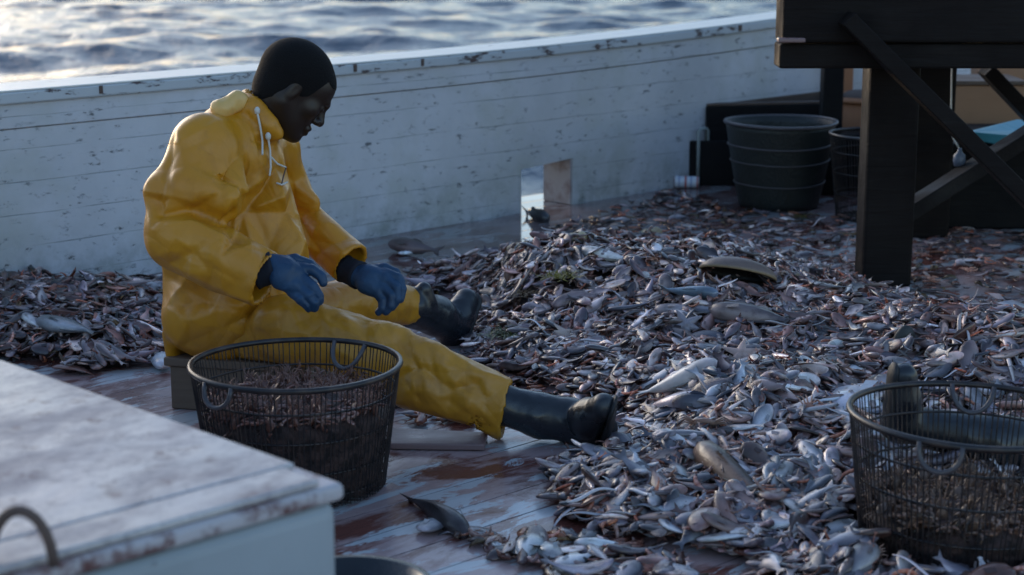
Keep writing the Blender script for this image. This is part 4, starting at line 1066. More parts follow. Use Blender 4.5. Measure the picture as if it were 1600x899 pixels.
KINDS = {}
def K(name, mat, variants): KINDS[name] = dict(mat=mat, var=variants, mesh=[None]*len(variants))
slim = []
cols3 = [((.09, .09, .12), (.30, .30, .36), (.66, .66, .68)), ((.12, .08, .08), (.26, .18, .18), (.44, .34, .34)), ((.16, .16, .19), (.54, .54, .58), (.88, .87, .87)), ((.11, .06, .05), (.22, .125, .11), (.42, .28, .25)), ((.07, .07, .10), (.20, .18, .23), (.46, .43, .49))]
for i in range(15):
    b, s_, be = cols3[(i, 2)[i % 4 == 3] % 5]; slim.append(fish(rng.uniform(.14, .20), rng.uniform(.05, .075), b, s_, be, bendy=rng.normal(0, .8), bendz=rng.normal(0, .3), seed=i))
def scrap(c, seed):
    t = T(); r = np.random.default_rng(seed); n = 7; L = r.uniform(.4, .5); wd = r.uniform(.10, .24); V = []
    for z, k_ in ((-.03, .8), (.03, 1.0), (.07, .5)):
        for j in range(n):
            a_ = 2*math.pi*j/n; q = r.uniform(.7, 1.2)*k_; V.append((L*q*math.cos(a_), wd*q*math.sin(a_), z+r.normal(0, .02)))
    F = [(i*n+j, i*n+(j+1) % n, (i+1)*n+(j+1) % n, (i+1)*n+j) for i in range(2) for j in range(n)]+[(14, 15, 16, 17), (14, 17, 18, 20), (18, 19, 20, 20)]
    t.add(V, F, np.array(c)*r.uniform(.6, 1.3, (len(V), 1))); t.V = bend(t.V, r.normal(0, 1.2), 2); return t
K('scrap', SHRIMPM, [scrap(c, i) for i, c in enumerate([(.10, .05, .035), (.24, .095, .065), (.10, .07, .035), (.20, .15, .07), (.34, .14, .10), (.05, .04, .045), (.15, .09, .10), (.42, .16, .08)])])
K('small_fish', FISHM, slim)
deep = []
for i in range(10):
    b, s_, be = cols3[(i*2) % 5]; deep.append(fish(rng.uniform(.19, .25), rng.uniform(.055, .075), b, s_, be, bendy=rng.normal(0, .5), seed=30+i, tail=.14))
K('deep_bodied_fish', FISHM, deep)
K('shrimp', SHRIMPM, [shrimp(c, c2, i, cu) for i, (c, c2, cu) in enumerate([((.36, .13, .10), (.66, .38, .32), 2.6), ((.40, .20, .15), (.60, .42, .36), 1.6), ((.24, .12, .10), (.42, .27, .22), 3.3), ((.44, .13, .07), (.55, .24, .15), 2.0)])])
K('crab', SHRIMPM, [crab(c, c2, i) for i, (c, c2) in enumerate([((.20, .12, .09), (.34, .21, .16)), ((.32, .16, .11), (.46, .30, .24)), ((.12, .10, .11), (.27, .24, .25))])])
K('shell', SHELLM, [clam(c, rb_, i) for i, (c, rb_) in enumerate([((.66, .64, .64), 7), ((.52, .42, .38), 9), ((.70, .66, .60), 5)])])
K('starfish', SHELLM, [star((.50, .34, .29), 1), star((.36, .26, .24), 2), star((.58, .44, .38), 3)])
K('flatfish', FISHM, [flat((.20, .13, .11), (.60, .54, .56), 1), flat((.28, .22, .19), (.70, .66, .68), 2), flat((.22, .15, .13), (.72, .70, .74), 3, True)])
K('long_fish', FISHM, [eel((.30, .28, .31), (.60, .60, .66), 2.5, -2, .028, 1), eel((.22, .19, .20), (.58, .54, .54), -3.2, 1.5, .034, 2), eel((.42, .44, .50), (.74, .76, .82), 1.2, 2.6, .024, 3)])
SIZE = dict(small_fish=(.046, .108), deep_bodied_fish=(.042, .095), shrimp=(.034, .060), crab=(.035, .06), shell=(.022, .045), starfish=(.05, .08), flatfish=(.06, .10), long_fish=(.11, .19), scrap=(.03, .07))

# footprint of the catch on the deck (read off the photograph at deck height)
def poly(pts): return np.array([G(x, max(y, 200))[:2] for x, y in pts])
MAIN = poly([(636, 440), (700, 424), (760, 413), (830, 402), (880, 392), (960, 384), (1060, 384), (1180, 392), (1235, 415), (1340, 452), (1450, 492), (1620, 500), (1760, 600), (1800, 980), (1230, 980), (1190, 893), (1110, 866), (1010, 850), (930, 836), (880, 800), (868, 740), (935, 724), (985, 708), (992, 655), (830, 600), (760, 582), (735, 560), (748, 500), (700, 456), (650, 470)])
THIN = poly([(850, 362), (940, 335), (1050, 298), (1140, 330), (1300, 338), (1680, 380), (1680, 520), (1450, 510), (1340, 465), (1230, 424), (1180, 402), (1060, 394), (960, 394), (880, 400)])
LEFT = poly([(-120, 458), (60, 452), (150, 462), (262, 452), (300, 470), (290, 545), (262, 566), (200, 578), (120, 588), (60, 566), (-120, 560)])
LEG = poly([(650, 560), (740, 575), (960, 645), (900, 700), (800, 640), (700, 664), (630, 664), (600, 600)])
FRONT = poly([(660, 815), (760, 842), (900, 836), (1010, 860), (1100, 890), (1100, 925), (900, 925), (760, 870)])
def inside(p, pg):
    x, y = p[:, 0], p[:, 1]; r = np.zeros(len(p), bool); n = len(pg)
    for i in range(n):
        x1, y1 = pg[i]; x2, y2 = pg[(i+1) % n]
        c = ((y1 > y) != (y2 > y)) & (x < (x2-x1)*(y-y1)/((y2-y1) if y2 != y1 else 1e-9)+x1); r ^= c
    return r
def edged(p, pg):
    d = np.full(len(p), 9.0)
    for i in range(len(pg)):
        a = pg[i]; b = pg[(i+1) % len(pg)]; ab = b-a; t = np.clip(((p-a) @ ab)/(ab @ ab+1e-9), 0, 1); d = np.minimum(d, np.linalg.norm(p-a-t[:, None]*ab, axis=1))
    return np.where(inside(p, pg), d, -d)
BUMPS = [(G(985, 490)[:2], .52, .34, .118), (G(850, 470)[:2], .25, .30, .05), (G(1150, 530)[:2], .42, .40, .075), (G(1240, 690)[:2], .30, .34, .050), (G(1120, 640)[:2], .3, .25, .03), (G(1560, 600)[:2], .30, .34, .11), (G(1380, 560)[:2], .26, .30, .03)]
def H(p):
    p = np.atleast_2d(np.asarray(p, float))[:, :2]
    e = edged(p, MAIN); m_ = np.clip(e/.20, 0, 1); m_ = m_*m_*(3-2*m_); h = np.zeros(len(p))
    for c, sx_, sy_, a in BUMPS: h += a*np.exp(-(((p[:, 0]-c[0])/sx_)**2+((p[:, 1]-c[1])/sy_)**2)**1.15)
    n = .010*np.sin(p[:, 0]*17+1.3)*np.cos(p[:, 1]*13)+.007*np.sin(p[:, 0]*31-p[:, 1]*27)
    h = (h+.030+n)*m_
    e2 = edged(p, LEFT); m2 = np.clip(e2/.16, 0, 1); h += m2*m2*(3-2*m2)*(.048+n)
    return h
def Hn(p):
    e = .02; hx = (H(p+[e, 0])-H(p-[e, 0]))/(2*e); hy = (H(p+[0, e])-H(p-[0, e]))/(2*e)
    return np.stack([-hx, -hy, np.ones_like(hx)], 1)/np.sqrt(hx*hx+hy*hy+1)[:, None]

# body of the heap
def heap(name, pg, n, lab, rough_):
    lo, hi = pg.min(0)-.05, pg.max(0)+.05; xs = np.arange(lo[0], hi[0], .018); ys = np.arange(lo[1], hi[1], .018)
    gx, gy = np.meshgrid(xs, ys, indexing='ij'); p = np.stack([gx.ravel(), gy.ravel()], 1); h = H(p); e = edged(p, pg)
    z = h+rng.normal(0, .0035, len(p))*(e > .02) - .012
    idx = np.arange(len(p)).reshape(gx.shape); q = np.stack([idx[:-1, :-1], idx[1:, :-1], idx[1:, 1:], idx[:-1, 1:]], -1).reshape(-1, 4)
    q = q[(z[q] > -.004).any(1)]
    used, inv = np.unique(q.ravel(), return_inverse=True)
    V = np.concatenate([p, z[:, None]], 1)[used]; q = inv.reshape(-1, 4).astype(np.int32)
    o = mesh_obj(name, V, q, LITTER); tag(o, lab, 'catch', kind='stuff')
heap('catch_litter', MAIN, 0, 'dark wet litter of crushed catch under the big heap of fish', 0)
heap('catch_litter', LEFT, 0, 'dark wet litter under the low heap of fish behind the man', 0)

def sample(pg, n):
    out = np.zeros((0, 2)); lo, hi = pg.min(0), pg.max(0)
    while len(out) < n:
        p = rng.uniform(lo, hi, (n*3, 2)); p = p[inside(p, pg)]; out = np.concatenate([out, p])
    return out[:n]
def rotm(yaw, roll, pitch, nrm):
    """bodies laid on the surface normal: yaw about it, then pitch and roll jitter"""
    n = len(yaw); cyw, syw = np.cos(yaw), np.sin(yaw); cr, sr = np.cos(roll), np.sin(roll); cpt_, spt = np.cos(pitch), np.sin(pitch)
    Z = np.zeros(n); O = np.ones(n)
    Rz = np.stack([cyw, -syw, Z, syw, cyw, Z, Z, Z, O], 1).reshape(n, 3, 3)
    Ry = np.stack([cpt_, Z, spt, Z, O, Z, -spt, Z, cpt_], 1).reshape(n, 3, 3)
    Rx = np.stack([O, Z, Z, Z, cr, -sr, Z, sr, cr], 1).reshape(n, 3, 3)
    x = np.cross(np.array([0., 1, 0]), nrm); x /= np.linalg.norm(x, axis=1)[:, None]; y = np.cross(nrm, x); B = np.stack([x, y, nrm], 2)
    return B @ Rz @ Ry @ Rx
OCC = []     # keep-out discs (things standing in the catch)
for c, r_ in (((lb[0], 3.80), .235), ((rbp[0], 3.36), .235), (a[:2] if False else (1.2, 5.95), .10)): OCC.append((np.array(c), r_))
items = []
def gen(kind, region, n, lift, pitch_sd=.17, roll_sd=.42, up=None):
    p = sample(region, n)
    for c, r_ in OCC:
        p = p[np.linalg.norm(p-c, axis=1) > r_]
    n = len(p); h = H(p); nr = Hn(p) if region is MAIN or region is LEFT else np.repeat(np.array([[0, 0, 1.]]), n, 0)
    lo, hi = SIZE[kind]; s_ = rng.uniform(lo, hi, n)*np.clip(rng.normal(1, .16, n), .7, 1.5)*(1+.20*np.clip((4.75-p[:, 1])/.5, 0, 1))
    yaw = rng.uniform(0, 2*math.pi, n); side = kind in ('small_fish', 'deep_bodied_fish', 'flatfish', 'long_fish', 'shrimp')
    roll = (np.where(rng.random(n) < .5, 1, -1)*math.pi/2 if side else np.zeros(n)) + rng.normal(0, roll_sd, n)
    pit = rng.normal(0, pitch_sd, n); M = rotm(yaw, roll, pit, nr)
    z = h + lift*rng.random(n)**.8 + s_*np.abs(np.sin(pit))*.22 + (.010 if side else .006)
    if region is FRONT or region is THIN: z = h + .010+.004*rng.random(n)
    vi = rng.integers(0, len(KINDS[kind]['var']), n); r_id = {id(MAIN): 0, id(THIN): 1, id(LEFT): 2, id(LEG): 3, id(FRONT): 4}[id(region)]
    for i in range(n): items.append((kind, np.array([p[i, 0], p[i, 1], z[i]]), M[i], s_[i], int(vi[i]), r_id, z[i]-h[i]))
gen('small_fish', MAIN, 6800, .032); gen('deep_bodied_fish', MAIN, 3000, .032); gen('shrimp', MAIN, 4000, .034, .25, .5); gen('scrap', MAIN, 2300, .022, .15, .3); gen('crab', MAIN, 520, .03, .4, .5)
gen('shell', MAIN, 420, .034, .4, .6); gen('starfish', MAIN, 46, .034, .25, .3); gen('flatfish', MAIN, 130, .032, .25, .3); gen('long_fish', MAIN, 260, .030, .12, .5)
gen('scrap', THIN, 620, .006, .05, .2); gen('small_fish', THIN, 210, .004, .03, .25); gen('deep_bodied_fish', THIN, 30, .004, .03, .2); gen('shrimp', THIN, 200, .004, .05, .3); gen('crab', THIN, 40, .004, .05, .1); gen('shell', THIN, 70, .004, .1, .2); gen('long_fish', THIN, 14, .003, .02, .1)
gen('scrap', LEFT, 600, .028, .3, .5); gen('small_fish', LEFT, 1000, .028); gen('deep_bodied_fish', LEFT, 450, .028); gen('shrimp', LEFT, 160, .03, .4, .8); gen('crab', LEFT, 30, .03, .3, .4); gen('shell', LEFT, 90, .03, .4, .5); gen('flatfish', LEFT, 14, .03)
gen('small_fish', LEG, 70, .010, .05, .3); gen('deep_bodied_fish', LEG, 24, .01, .05, .3); gen('scrap', LEG, 120, .006, .1, .2); gen('shrimp', LEG, 70, .01, .1, .4)
gen('small_fish', FRONT, 26, .003, .03, .2); gen('deep_bodied_fish', FRONT, 9, .003, .03, .2); gen('scrap', FRONT, 60, .004, .05, .2); gen('shrimp', FRONT, 24, .003, .05, .3)

# the ones that show largest stand as objects of their own, the rest is litter of each kind
PL = dict(scrap='brown scraps of weed and shell', small_fish='small silver fish', deep_bodied_fish='small deep-bodied silver fish', shrimp='small pinkish brown shrimp', crab='small brown crab', shell='small pale bivalve shell', starfish='pinkish starfish', flatfish='small oval flatfish', long_fish='slender grey eel-like fish')
CATN = dict(small_fish='fish', deep_bodied_fish='fish', shrimp='shrimp', crab='crab', shell='shell', starfish='starfish', flatfish='flatfish', long_fish='eel')
LIM = dict(scrap=0, small_fish=300, deep_bodied_fish=220, shrimp=140, crab=80, shell=90, starfish=40, flatfish=70, long_fish=60)
def where(rid, pt):
    x, y = proj(pt)
    if rid == 1: return 'on the wet deck beyond the heap' if x < 1340 else 'on the dark deck round the timber stand'
    if rid == 2: return 'in the low heap behind the man'
    if rid == 3: return 'under the outstretched leg of the man'
    if rid == 4: return 'on the bare deck in front of the heap'
    if y < 450: return 'at the far crest of the big heap' if x < 1230 else 'among the litter before the timber stand'
    if y < 590: return ('beside the far boot on the heap' if x < 860 else 'on the broad middle of the big heap') if x < 1330 else 'on the heap behind the right basket'
    return 'at the foot of the heap before the bare deck' if x < 1120 else 'on the front slope beside the right basket'
BIG_SPOTS = []
def place(kind, pt, M, s_, vi, name=None, label=None, cat=None, group=None, stretch=None):
    k = KINDS[kind]
    if k['mesh'][vi] is None:
        t = k['var'][vi]; me_o = mesh_obj(kind, t.V, t.F, k['mat'], cols=t.C); k['mesh'][vi] = me_o.data; bpy.data.objects.remove(me_o)
    o = bpy.data.objects.new(name or kind, k['mesh'][vi]); col.objects.link(o)
    M4 = Matrix([list(r_) for r_ in M]).to_4x4(); sc_ = stretch or (s_, s_, s_)
    o.matrix_world = Matrix.Translation(Vector(pt)) @ M4 @ Matrix.Diagonal(Vector(sc_).to_4d()); o.scale
    return tag(o, label, cat, group)
def on(px_, py_, lift=.012):
    """point of the heap surface under a photo pixel"""
    o_ = np.array([0, 0, CAM_H]); g_ = G(px_, py_); d_ = g_-o_; ts_ = np.linspace(.72, 1, 240); pp = o_+ts_[:, None]*d_
    k_ = np.argmax(pp[:, 2] <= H(pp)+lift); k_ = k_ if pp[k_, 2] <= H(pp[k_])[0]+lift+1e-6 else -1
    return pp[k_]
def yaw_px(x1, y1, x2, y2, lift=.012):
    """head pixel, tail pixel -> centre, length, yaw"""
    a_ = on(x1, y1, lift); b_ = on(x2, y2, lift); d = a_-b_; return (a_+b_)/2, float(np.linalg.norm(d)), d
def bigfish(tmpl, name, label, x1, y1, x2, y2, mat=None, lift=.02, roll=math.pi/2, cat='fish', wide=1.0):
    c, L, d = yaw_px(x1, y1, x2, y2, lift); x = d/np.linalg.norm(d); z = np.array([0, 0, 1.]); z = z-x*(z @ x); z /= np.linalg.norm(z); y = np.cross(z, x)
    M = np.stack([x, y, z], 1); cr, sr = math.cos(roll), math.sin(roll); M = M @ np.array([[1, 0, 0], [0, cr, -sr], [0, sr, cr]])
    V = (tmpl.V*np.array([L, L*wide, L*wide])) @ M.T
    zmin = V[:, 2].min(); 
    o = mesh_obj(name, V, tmpl.F, mat or FISHM, cols=tmpl.C, loc=tuple(c)); return tag(o, label, cat)
OCC2 = []
def hi(**k): return fish(k=8, **k)
bigfish(fish(.15, .11, (.62, .58, .56), (.82, .82, .80), (.90, .90, .88), tail=.07, seed=91, bendy=.3), 'large_fish', 'large white-bellied fish lying belly up on the middle of the heap', 1126, 572, 1000, 620, lift=.056, wide=1.3, mat=PALEM)
bigfish(fish(.17, .10, (.46, .38, .40), (.56, .50, .52), (.62, .56, .58), tail=.05, seed=92), 'large_fish', 'pinkish grey fish just below the large white-bellied fish', 1096, 622, 1000, 640, lift=.035, wide=1.2)
bigfish(fish(.145, .13, (.06, .04, .03), (.085, .055, .04), (.26, .155, .10), tail=.10, seed=93, bendy=.35), 'large_fish', 'big brown fish with a pale tan back on the front slope', 1088, 704, 1204, 792, lift=.030, roll=1.9, mat=DULLM, wide=.8)
bigfish(fish(.12, .09, (.07, .06, .065), (.12, .10, .11), (.34, .28, .27), tail=.09, seed=94, bendy=-.2), 'large_fish', 'long dark grey fish tapering to the right on the heap', 1105, 482, 1242, 500, lift=.045, roll=1.2, mat=DULLM, wide=1.2)
bigfish(fish(.13, .09, (.13, .11, .12), (.24, .21, .24), (.4, .36, .38), tail=.09, seed=95), 'large_fish', 'purplish grey fish left of the long dark fish', 1022, 484, 1112, 488, lift=.045, roll=1.3, mat=DULLM, wide=1.25)
bigfish(fish(.13, .09, (.10, .15, .20), (.20, .27, .36), (.6, .66, .74), tail=.14, seed=96, bendz=.7), 'large_fish', 'bluish fish with an upturned tail on the heap', 1126, 462, 1034, 454, lift=.045, roll=1.0, wide=1.3)
bigfish(fish(.12, .09, (.30, .30, .33), (.62, .64, .66), (.82, .84, .84), tail=.09, seed=97), 'large_fish', 'pale silver fish on the crest of the heap', 905, 392, 990, 408, lift=.035, wide=1.1, mat=DULLM)
bigfish(fish(.11, .08, (.16, .13, .14), (.28, .24, .27), (.5, .46, .5), tail=.08, seed=98, bendz=-.8, bendy=.4), 'large_fish', 'arched purplish fish below the green weed', 862, 470, 948, 460, lift=.05, roll=.6, mat=DULLM, wide=1.3)
bigfish(fish(.17, .09, (.50, .54, .62), (.66, .70, .78), (.8, .84, .9), tail=.10, seed=99), 'large_fish', 'bluish white fish left of the right basket rim', 1316, 646, 1372, 596, lift=.03)
bigfish(fish(.17, .08, (.40, .48, .58), (.62, .70, .80), (.8, .86, .9), tail=.08, seed=100), 'large_fish', 'bright blue-white fish on the front slope standing nearly upright', 1248, 640, 1288, 690, lift=.03)
bigfish(fish(.16, .08, (.30, .34, .44), (.5, .56, .7), (.76, .8, .88), tail=.09, seed=101), 'large_fish', 'blue-white fish behind the right basket leaning against the heap', 1545, 540, 1590, 604, lift=.03)
bigfish(fish(.11, .07, (.30, .32, .40), (.55, .58, .68), (.78, .8, .86), tail=.08, seed=102), 'large_fish', 'slim silver fish alone at the far right of the heap', 1590, 494, 1536, 508, lift=.02)
bigfish(fish(.13, .08, (.36, .40, .50), (.62, .68, .74), (.85, .88, .9), tail=.12, seed=103, bendz=.5), 'large_fish', 'silver fish in front of the black post foot', 1312, 482, 1372, 500, lift=.02)
bigfish(fish(.14, .09, (.20, .28, .34), (.46, .54, .62), (.8, .84, .86), tail=.08, seed=104), 'large_fish', 'blue-grey fish on the slope beside the brown fish', 1052, 726, 1086, 790, lift=.03, wide=.8)
bigfish(fish(.18, .10, (.10, .06, .055), (.15, .09, .08), (.25, .16, .14), tail=.05, seed=105), 'large_fish', 'brown oval fish at the foot of the heap near the boot sole', 1010, 705, 1028, 765, lift=.028, mat=DULLM, wide=.85)
# loose fish on the deck
bigfish(fish(.085, .075, (.05, .045, .05), (.10, .09, .10), (.30, .30, .32), tail=.05, seed=110, bendy=-.25), 'loose_fish', 'long dark grey fish lying alone on the bare deck', 734, 832, 640, 773, lift=.016, roll=.7, mat=DULLM, wide=1.25)
bigfish(fish(.16, .10, (.42, .48, .54), (.66, .72, .76), (.84, .87, .88), tail=.07, seed=111), 'loose_fish', 'bright white fish lying across the deck at the foot of the heap', 897, 848, 985, 852, lift=.014)
bigfish(fish(.24, .10, (.5, .56, .6), (.70, .75, .78), (.84, .87, .88), tail=.06, seed=112), 'loose_fish', 'stubby white fish, left one of a splayed pair on deck', 834, 838, 817, 876, lift=.014)
bigfish(fish(.24, .10, (.4, .48, .54), (.62, .70, .75), (.84, .87, .88), tail=.08, seed=113), 'loose_fish', 'stubby white fish, right one of a splayed pair on deck', 866, 872, 846, 842, lift=.014)
bigfish(fish(.20, .09, (.3, .36, .44), (.5, .58, .66), (.84, .87, .88), tail=.08, seed=114), 'loose_fish', 'small bluish fish at the head of the long dark fish', 768, 846, 790, 858, lift=.012)
bigfish(fish(.13, .10, (.04, .035, .04), (.08, .07, .08), (.2, .18, .2), tail=.09, seed=115), 'loose_fish', 'blackish fish half cut by the bottom edge', 925, 880, 985, 897, lift=.014)
bigfish(fish(.13, .10, (.05, .035, .035), (.10, .07, .07), (.22, .16, .16), tail=.11, seed=116), 'loose_fish', 'dark brown fish lying on the wet deck beside the bulwark', 607, 380, 688, 392, lift=.030, roll=.9)
bigfish(fish(.20, .10, (.42, .44, .5), (.62, .64, .68), (.84, .87, .88), tail=.07, seed=117), 'loose_fish', 'tiny pale fish in front of the dark fish by the bulwark', 622, 396, 652, 394, lift=.012)
bigfish(fish(.17, .13, (.03, .035, .045), (.09, .10, .12), (.40, .42, .45), tail=.14, seed=118), 'loose_fish', 'dark fish lying in the mouth of the freeing port', 856, 342, 820, 330, lift=.02, roll=.5)
bigfish(fish(.14, .10, (.06, .075, .085), (.10, .12, .13), (.2, .22, .24), tail=.20, seed=119), 'loose_fish', 'dark fish with raised tail fin at the back of the left heap', 84, 447, 18, 436, lift=.022, roll=.15)
bigfish(fish(.16, .08, (.5, .56, .64), (.72, .78, .82), (.86, .9, .92), tail=.09, seed=120), 'loose_fish', 'white fish standing on edge at the near end of the left heap', 254, 574, 252, 545, lift=.02)
bigfish(fish(.16, .09, (.10, .13, .15), (.17, .2, .23), (.6, .64, .7), tail=.09, seed=121), 'large_fish', 'dark grey fish on top of the left heap', 60, 500, 150, 520, lift=.045)
bigfish(fish(.15, .09, (.44, .44, .5), (.60, .60, .64), (.86, .9, .92), tail=.09, seed=122), 'large_fish', 'pale fish on the upper part of the left heap', 36, 490, 62, 512, lift=.045)
# starfish, scallop, ray, shells
def lay(tmpl, name, label, x_, y_, s_, mat, cat, lift=.02, yaw=0, tilt=(0, 0), zs=1.0):
    c = on(x_, y_, lift); M = np.array(Matrix.Rotation(tilt[0], 3, 'X') @ Matrix.Rotation(tilt[1], 3, 'Y') @ Matrix.Rotation(yaw, 3, 'Z'))
    o = mesh_obj(name, (tmpl.V*np.array([s_, s_, s_*zs])) @ M.T, tmpl.F, mat, cols=tmpl.C, loc=tuple(c)); OCC2.append((c[:2], min(s_*.35, .05))); return tag(o, label, cat)
lay(star((.55, .38, .33), 7), 'starfish', 'pinkish starfish on the middle of the heap beside the dark blue dome', 1158, 552, .105, SHELLM, 'starfish', .045, .3, (R(35), 0))
lay(star((.30, .30, .36), 8), 'starfish', 'grey starfish half upright below the purplish fish', 1072, 508, .10, SHELLM, 'starfish', .045, .9, (R(60), 0))
lay(clam((.30, .27, .32), 11, 3), 'scallop_shell', 'greyish ribbed scallop shell standing at the far crest of the heap', 1088, 380, .095, SHELLM, 'shell', .03, R(-90), (R(-50)+math.pi, 0))
lay(clam((.78, .76, .72), 1, 3), 'clam_shell', 'bright white small clam shell right of the pinkish starfish', 1308, 538, .055, SHELLM, 'shell', .035, R(90), (R(20), 0))
def dome(c, r_top, hh, col_, col_in, thick=.012, cutn=None, n=28, m_=9):
    t = T(); V = []; F = []
    for i in range(m_):
        ph = math.pi/2*i/(m_-1)
        for j in range(n): a_ = 2*math.pi*j/n; V.append((r_top[0]*math.sin(ph)*math.cos(a_), r_top[1]*math.sin(ph)*math.sin(a_), hh*math.cos(ph)))
    for i in range(m_):
        ph = math.pi/2*i/(m_-1)
        for j in range(n): a_ = 2*math.pi*j/n; V.append(((r_top[0]-thick)*math.sin(ph)*math.cos(a_), (r_top[1]-thick)*math.sin(ph)*math.sin(a_), (hh-thick)*math.cos(ph)))
    for b_ in (0, m_*n):
        for i in range(m_-1):
            for j in range(n): f = (b_+i*n+j, b_+(i+1)*n+j, b_+(i+1)*n+(j+1) % n, b_+i*n+(j+1) % n); F.append(f if b_ == 0 else tuple(reversed(f)))
    for j in range(n): F.append(((m_-1)*n+j, (2*m_-1)*n+j, (2*m_-1)*n+(j+1) % n, (m_-1)*n+(j+1) % n))
    C = [col_]*(m_*n)+[col_in]*(m_*n)
    for i in range((m_-1)*n, m_*n): C[i] = (.27, .21, .12)
    t.add(V, F, C); return t
dm = dome(None, (.115, .080), .050, (.15, .115, .10), (.012, .010, .010))
M_ = np.array(Matrix.Rotation(R(-4), 3, 'Z') @ Matrix.Rotation(R(-24), 3, 'X') @ Matrix.Rotation(R(9), 3, 'Y')); c_ = on(1153, 430, .040)
c_dome = c_[:2].copy(); o = mesh_obj('domed_carapace', dm.V @ M_.T, dm.F, SHELLM, cols=dm.C, loc=tuple(c_)); tag(o, 'large brown domed carapace with pale rim and dark hollow on the heap', 'carapace'); OCC2.append((c_[:2], .09))
rayt = dome(None, (.068, .060), .040, (.055, .062, .095), (.03, .03, .04)); 
lay(rayt, 'sea_urchin', 'smooth dark blue domed jellyfish-like lump beside the starfish', 1106, 540, 1.0, SHELLM, 'jellyfish', .012)
bpy.data.objects['sea_urchin'].name = 'jellyfish'
pen = dome(None, (.034, .022), .070, (.030, .032, .030), (.02, .02, .02)); lay(pen, 'dark_shell', 'dark upright shell standing on the heap above the black boot', 1411, 548, 1.0, SHELLM, 'shell', .0, 0, (R(6), R(4)))
# weed
lay(weed(110, (.26, .24, .045), 1, .8), 'seaweed', 'olive green tuft of seaweed near the crest of the heap', 878, 432, .15, WEEDM, 'seaweed', .05, zs=.9)
lay(weed(110, (.09, .105, .04), 2, .8), 'seaweed', 'dark green tuft of seaweed beside the far boot', 790, 522, .16, WEEDM, 'seaweed', .045, zs=.7)
lay(weed(80, (.17, .15, .04), 3, .8), 'seaweed', 'yellowish weed at the foot of the black bushel basket', 1252, 338, .16, WEEDM, 'seaweed', .008, zs=.35)
lay(weed(60, (.13, .085, .04), 4, .8), 'seaweed', 'brown weed clump on the left part of the heap', 820, 460, .14, WEEDM, 'seaweed', .045, zs=.6)
lay(weed(40, (.50, .19, .04), 5, .6), 'orange_weed', 'orange sponge weed beside the dark upright shell', 1432, 562, .075, WEEDM, 'seaweed', .02, zs=.8)
lay(weed(40, (.45, .10, .04), 6, .5), 'orange_weed', 'orange red weed scrap against the boot sole', 990, 652, .09, WEEDM, 'seaweed', .02, zs=.4)
# twig
mb = MB(); tp = [on(890, 536, .035), on(930, 548, .045), on(962, 566, .045), on(985, 586, .03)]
mb.tube(tp, [.004, .0065, .007, .004], 7); tag(mb.obj('driftwood_twig', BROWNWOOD, smooth=True), 'thin brown driftwood twig across the left part of the heap', 'twig')
mb = MB(); tp = [on(1310, 830, .03), on(1335, 858, .03), on(1352, 885, .02), on(1360, 920, .015)]
mb.tube(tp, [.002, .003, .003, .003], 6); tag(mb.obj('pale_line', PIPE, smooth=True), 'thin pale line end trailing down beside the right basket', 'line')
# sponge chunk
v = Vol((-.06, -.05, -.04), (.06, .05, .05), .004); v.ell((0, 0, 0), (.035, .028, .028), 0); v.ell((.022, .005, .018), (.02, .018, .018), .02); v.ell((-.02, -.01, .012), (.02, .02, .016), .02)
V, Q = v.mesh(1); V = crumple(V, Q, .004, 30, 3)
for (x_, y_, lb_) in ((812, 395, 'yellowish sponge lump at the left of the heap crest'), (900, 378, 'pale yellow sponge lump on top of the heap crest'), (1016, 372, 'small yellow sponge behind the heap beside the scallop')):
    c_ = on(x_, y_, .02); mesh_o = mesh_obj('sponge', V*rng.uniform(.8, 1.1), Q, SHELLM, cols=np.repeat(np.array([[.46, .38, .24]]), len(V), 0), loc=tuple(c_)); tag(mesh_o, lb_, 'sponge')
items = [it for it in items if np.linalg.norm((it[1][:2]-c_dome)*[1, 1.2]) > .095]
items = [it for it in items if all(np.linalg.norm(it[1][:2]-c) > r_ or it[6] < .016 for c, r_ in OCC2)]

def view_score(it):
    x, y = proj(it[1])
    if not (-10 < x < 1610 and 0 < y < 905): return -1
    return it[3]/np.linalg.norm(it[1]-np.array([0, 0, CAM_H])) * (1+14*it[6])
for kind in KINDS:
    L = [it for it in items if it[0] == kind]
    sc_ = [view_score(it) for it in L]; od = np.argsort(sc_)[::-1]; top = [i for i in od[:LIM[kind]] if sc_[i] > 0]; ts = set(top)
    for i in top:
        it = L[i]; wh = where(it[5], it[1])
        place(kind, it[1], it[2], it[3], it[4], label=f'{PL[kind]} {wh}', cat=CATN[kind], group=f'{PL[kind]} {wh}')
    Vs = []; Fs = []; Cs = []; b = 0
    for vi, t in enumerate(KINDS[kind]['var']):
        sel = [L[i] for i in range(len(L)) if i not in ts and L[i][4] == vi]
        if not sel: continue
        Mx_ = np.stack([s[2]*s[3] for s in sel]); ps = np.stack([s[1] for s in sel]); W = np.einsum('nij,vj->nvi', Mx_, t.V)+ps[:, None]
        tint = np.clip(rng.lognormal(-.30, .64, (len(sel), 1, 1)), .14, 1.8); Vs.append(W.reshape(-1, 3)); hue = rng.random((len(sel), 1, 1))**1.5; warm = np.array([1.12, 1.0, .96])*(1-hue)+np.array([1.12, .80, .68])*hue; Cs.append((t.C[None]*tint*warm).reshape(-1, 3))
        Fs.append((t.F[None]+(b+np.arange(len(sel))*len(t.V))[:, None, None]).reshape(-1, 4)); b += len(sel)*len(t.V)
    if Vs:
        o = mesh_obj(kind+'_litter', np.concatenate(Vs), np.concatenate(Fs), KINDS[kind]['mat'], cols=np.concatenate(Cs))
        tag(o, f'countless more of the {PL[kind]} packed through the heaps', 'catch', kind='stuff')

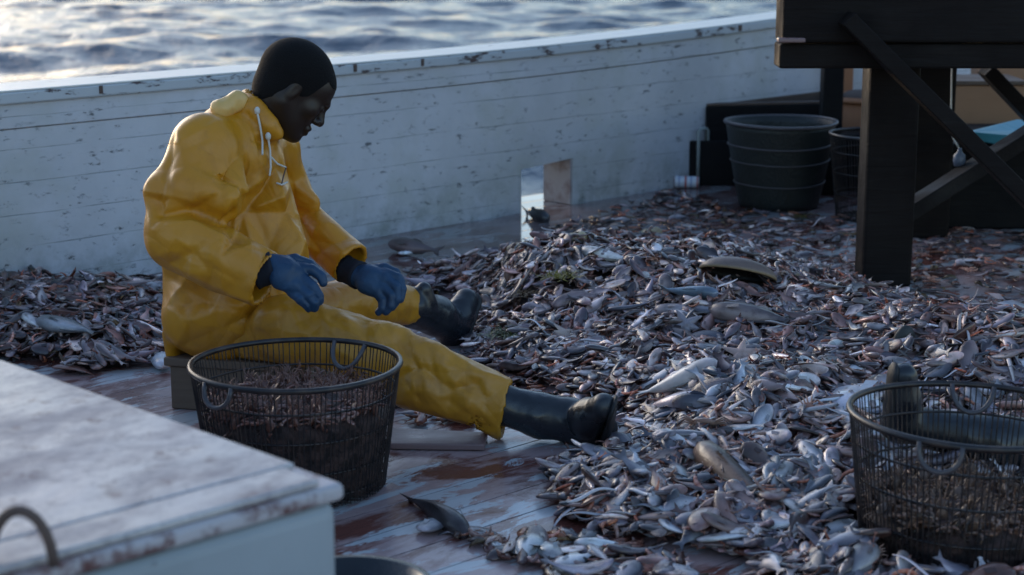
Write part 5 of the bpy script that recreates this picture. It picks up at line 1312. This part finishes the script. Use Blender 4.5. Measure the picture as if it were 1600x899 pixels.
# catch inside the wire baskets
def basket_fill(o, rt, rb, Hb, lvl, lab, pinks):
    r1 = rb+(rt-rb)*lvl/Hb-.012
    loc = np.array(o.location)
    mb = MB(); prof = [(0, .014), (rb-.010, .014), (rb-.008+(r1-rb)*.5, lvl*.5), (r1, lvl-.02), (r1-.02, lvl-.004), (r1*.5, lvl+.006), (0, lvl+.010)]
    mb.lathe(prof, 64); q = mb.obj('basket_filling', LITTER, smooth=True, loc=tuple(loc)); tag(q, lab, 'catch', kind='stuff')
    T_ = [t for t in pinks]; Vs = []; Fs = []; Cs = []; b = 0
    for i in range(620):
        t = T_[rng.integers(len(T_))]; top = rng.random() < .55
        if top: rr_ = r1*math.sqrt(rng.random())*.96; an = rng.uniform(0, 6.283); z = lvl+rng.uniform(-.004, .014); nr = np.array([[0, 0, 1.]])
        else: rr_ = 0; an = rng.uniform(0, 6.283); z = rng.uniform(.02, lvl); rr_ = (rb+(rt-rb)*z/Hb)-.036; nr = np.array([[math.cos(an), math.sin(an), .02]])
        M = rotm(rng.uniform(0, 6.28, 1), rng.choice([-1.57, 1.57], 1)+rng.normal(0, .3, 1), rng.normal(0, .12, 1), nr/np.linalg.norm(nr))[0]; s_ = rng.uniform(.045, .07)
        W = t.V @ (M*s_).T+loc+np.array([rr_*math.cos(an), rr_*math.sin(an), z]); Vs.append(W); Fs.append(t.F+b); b += len(t.V)
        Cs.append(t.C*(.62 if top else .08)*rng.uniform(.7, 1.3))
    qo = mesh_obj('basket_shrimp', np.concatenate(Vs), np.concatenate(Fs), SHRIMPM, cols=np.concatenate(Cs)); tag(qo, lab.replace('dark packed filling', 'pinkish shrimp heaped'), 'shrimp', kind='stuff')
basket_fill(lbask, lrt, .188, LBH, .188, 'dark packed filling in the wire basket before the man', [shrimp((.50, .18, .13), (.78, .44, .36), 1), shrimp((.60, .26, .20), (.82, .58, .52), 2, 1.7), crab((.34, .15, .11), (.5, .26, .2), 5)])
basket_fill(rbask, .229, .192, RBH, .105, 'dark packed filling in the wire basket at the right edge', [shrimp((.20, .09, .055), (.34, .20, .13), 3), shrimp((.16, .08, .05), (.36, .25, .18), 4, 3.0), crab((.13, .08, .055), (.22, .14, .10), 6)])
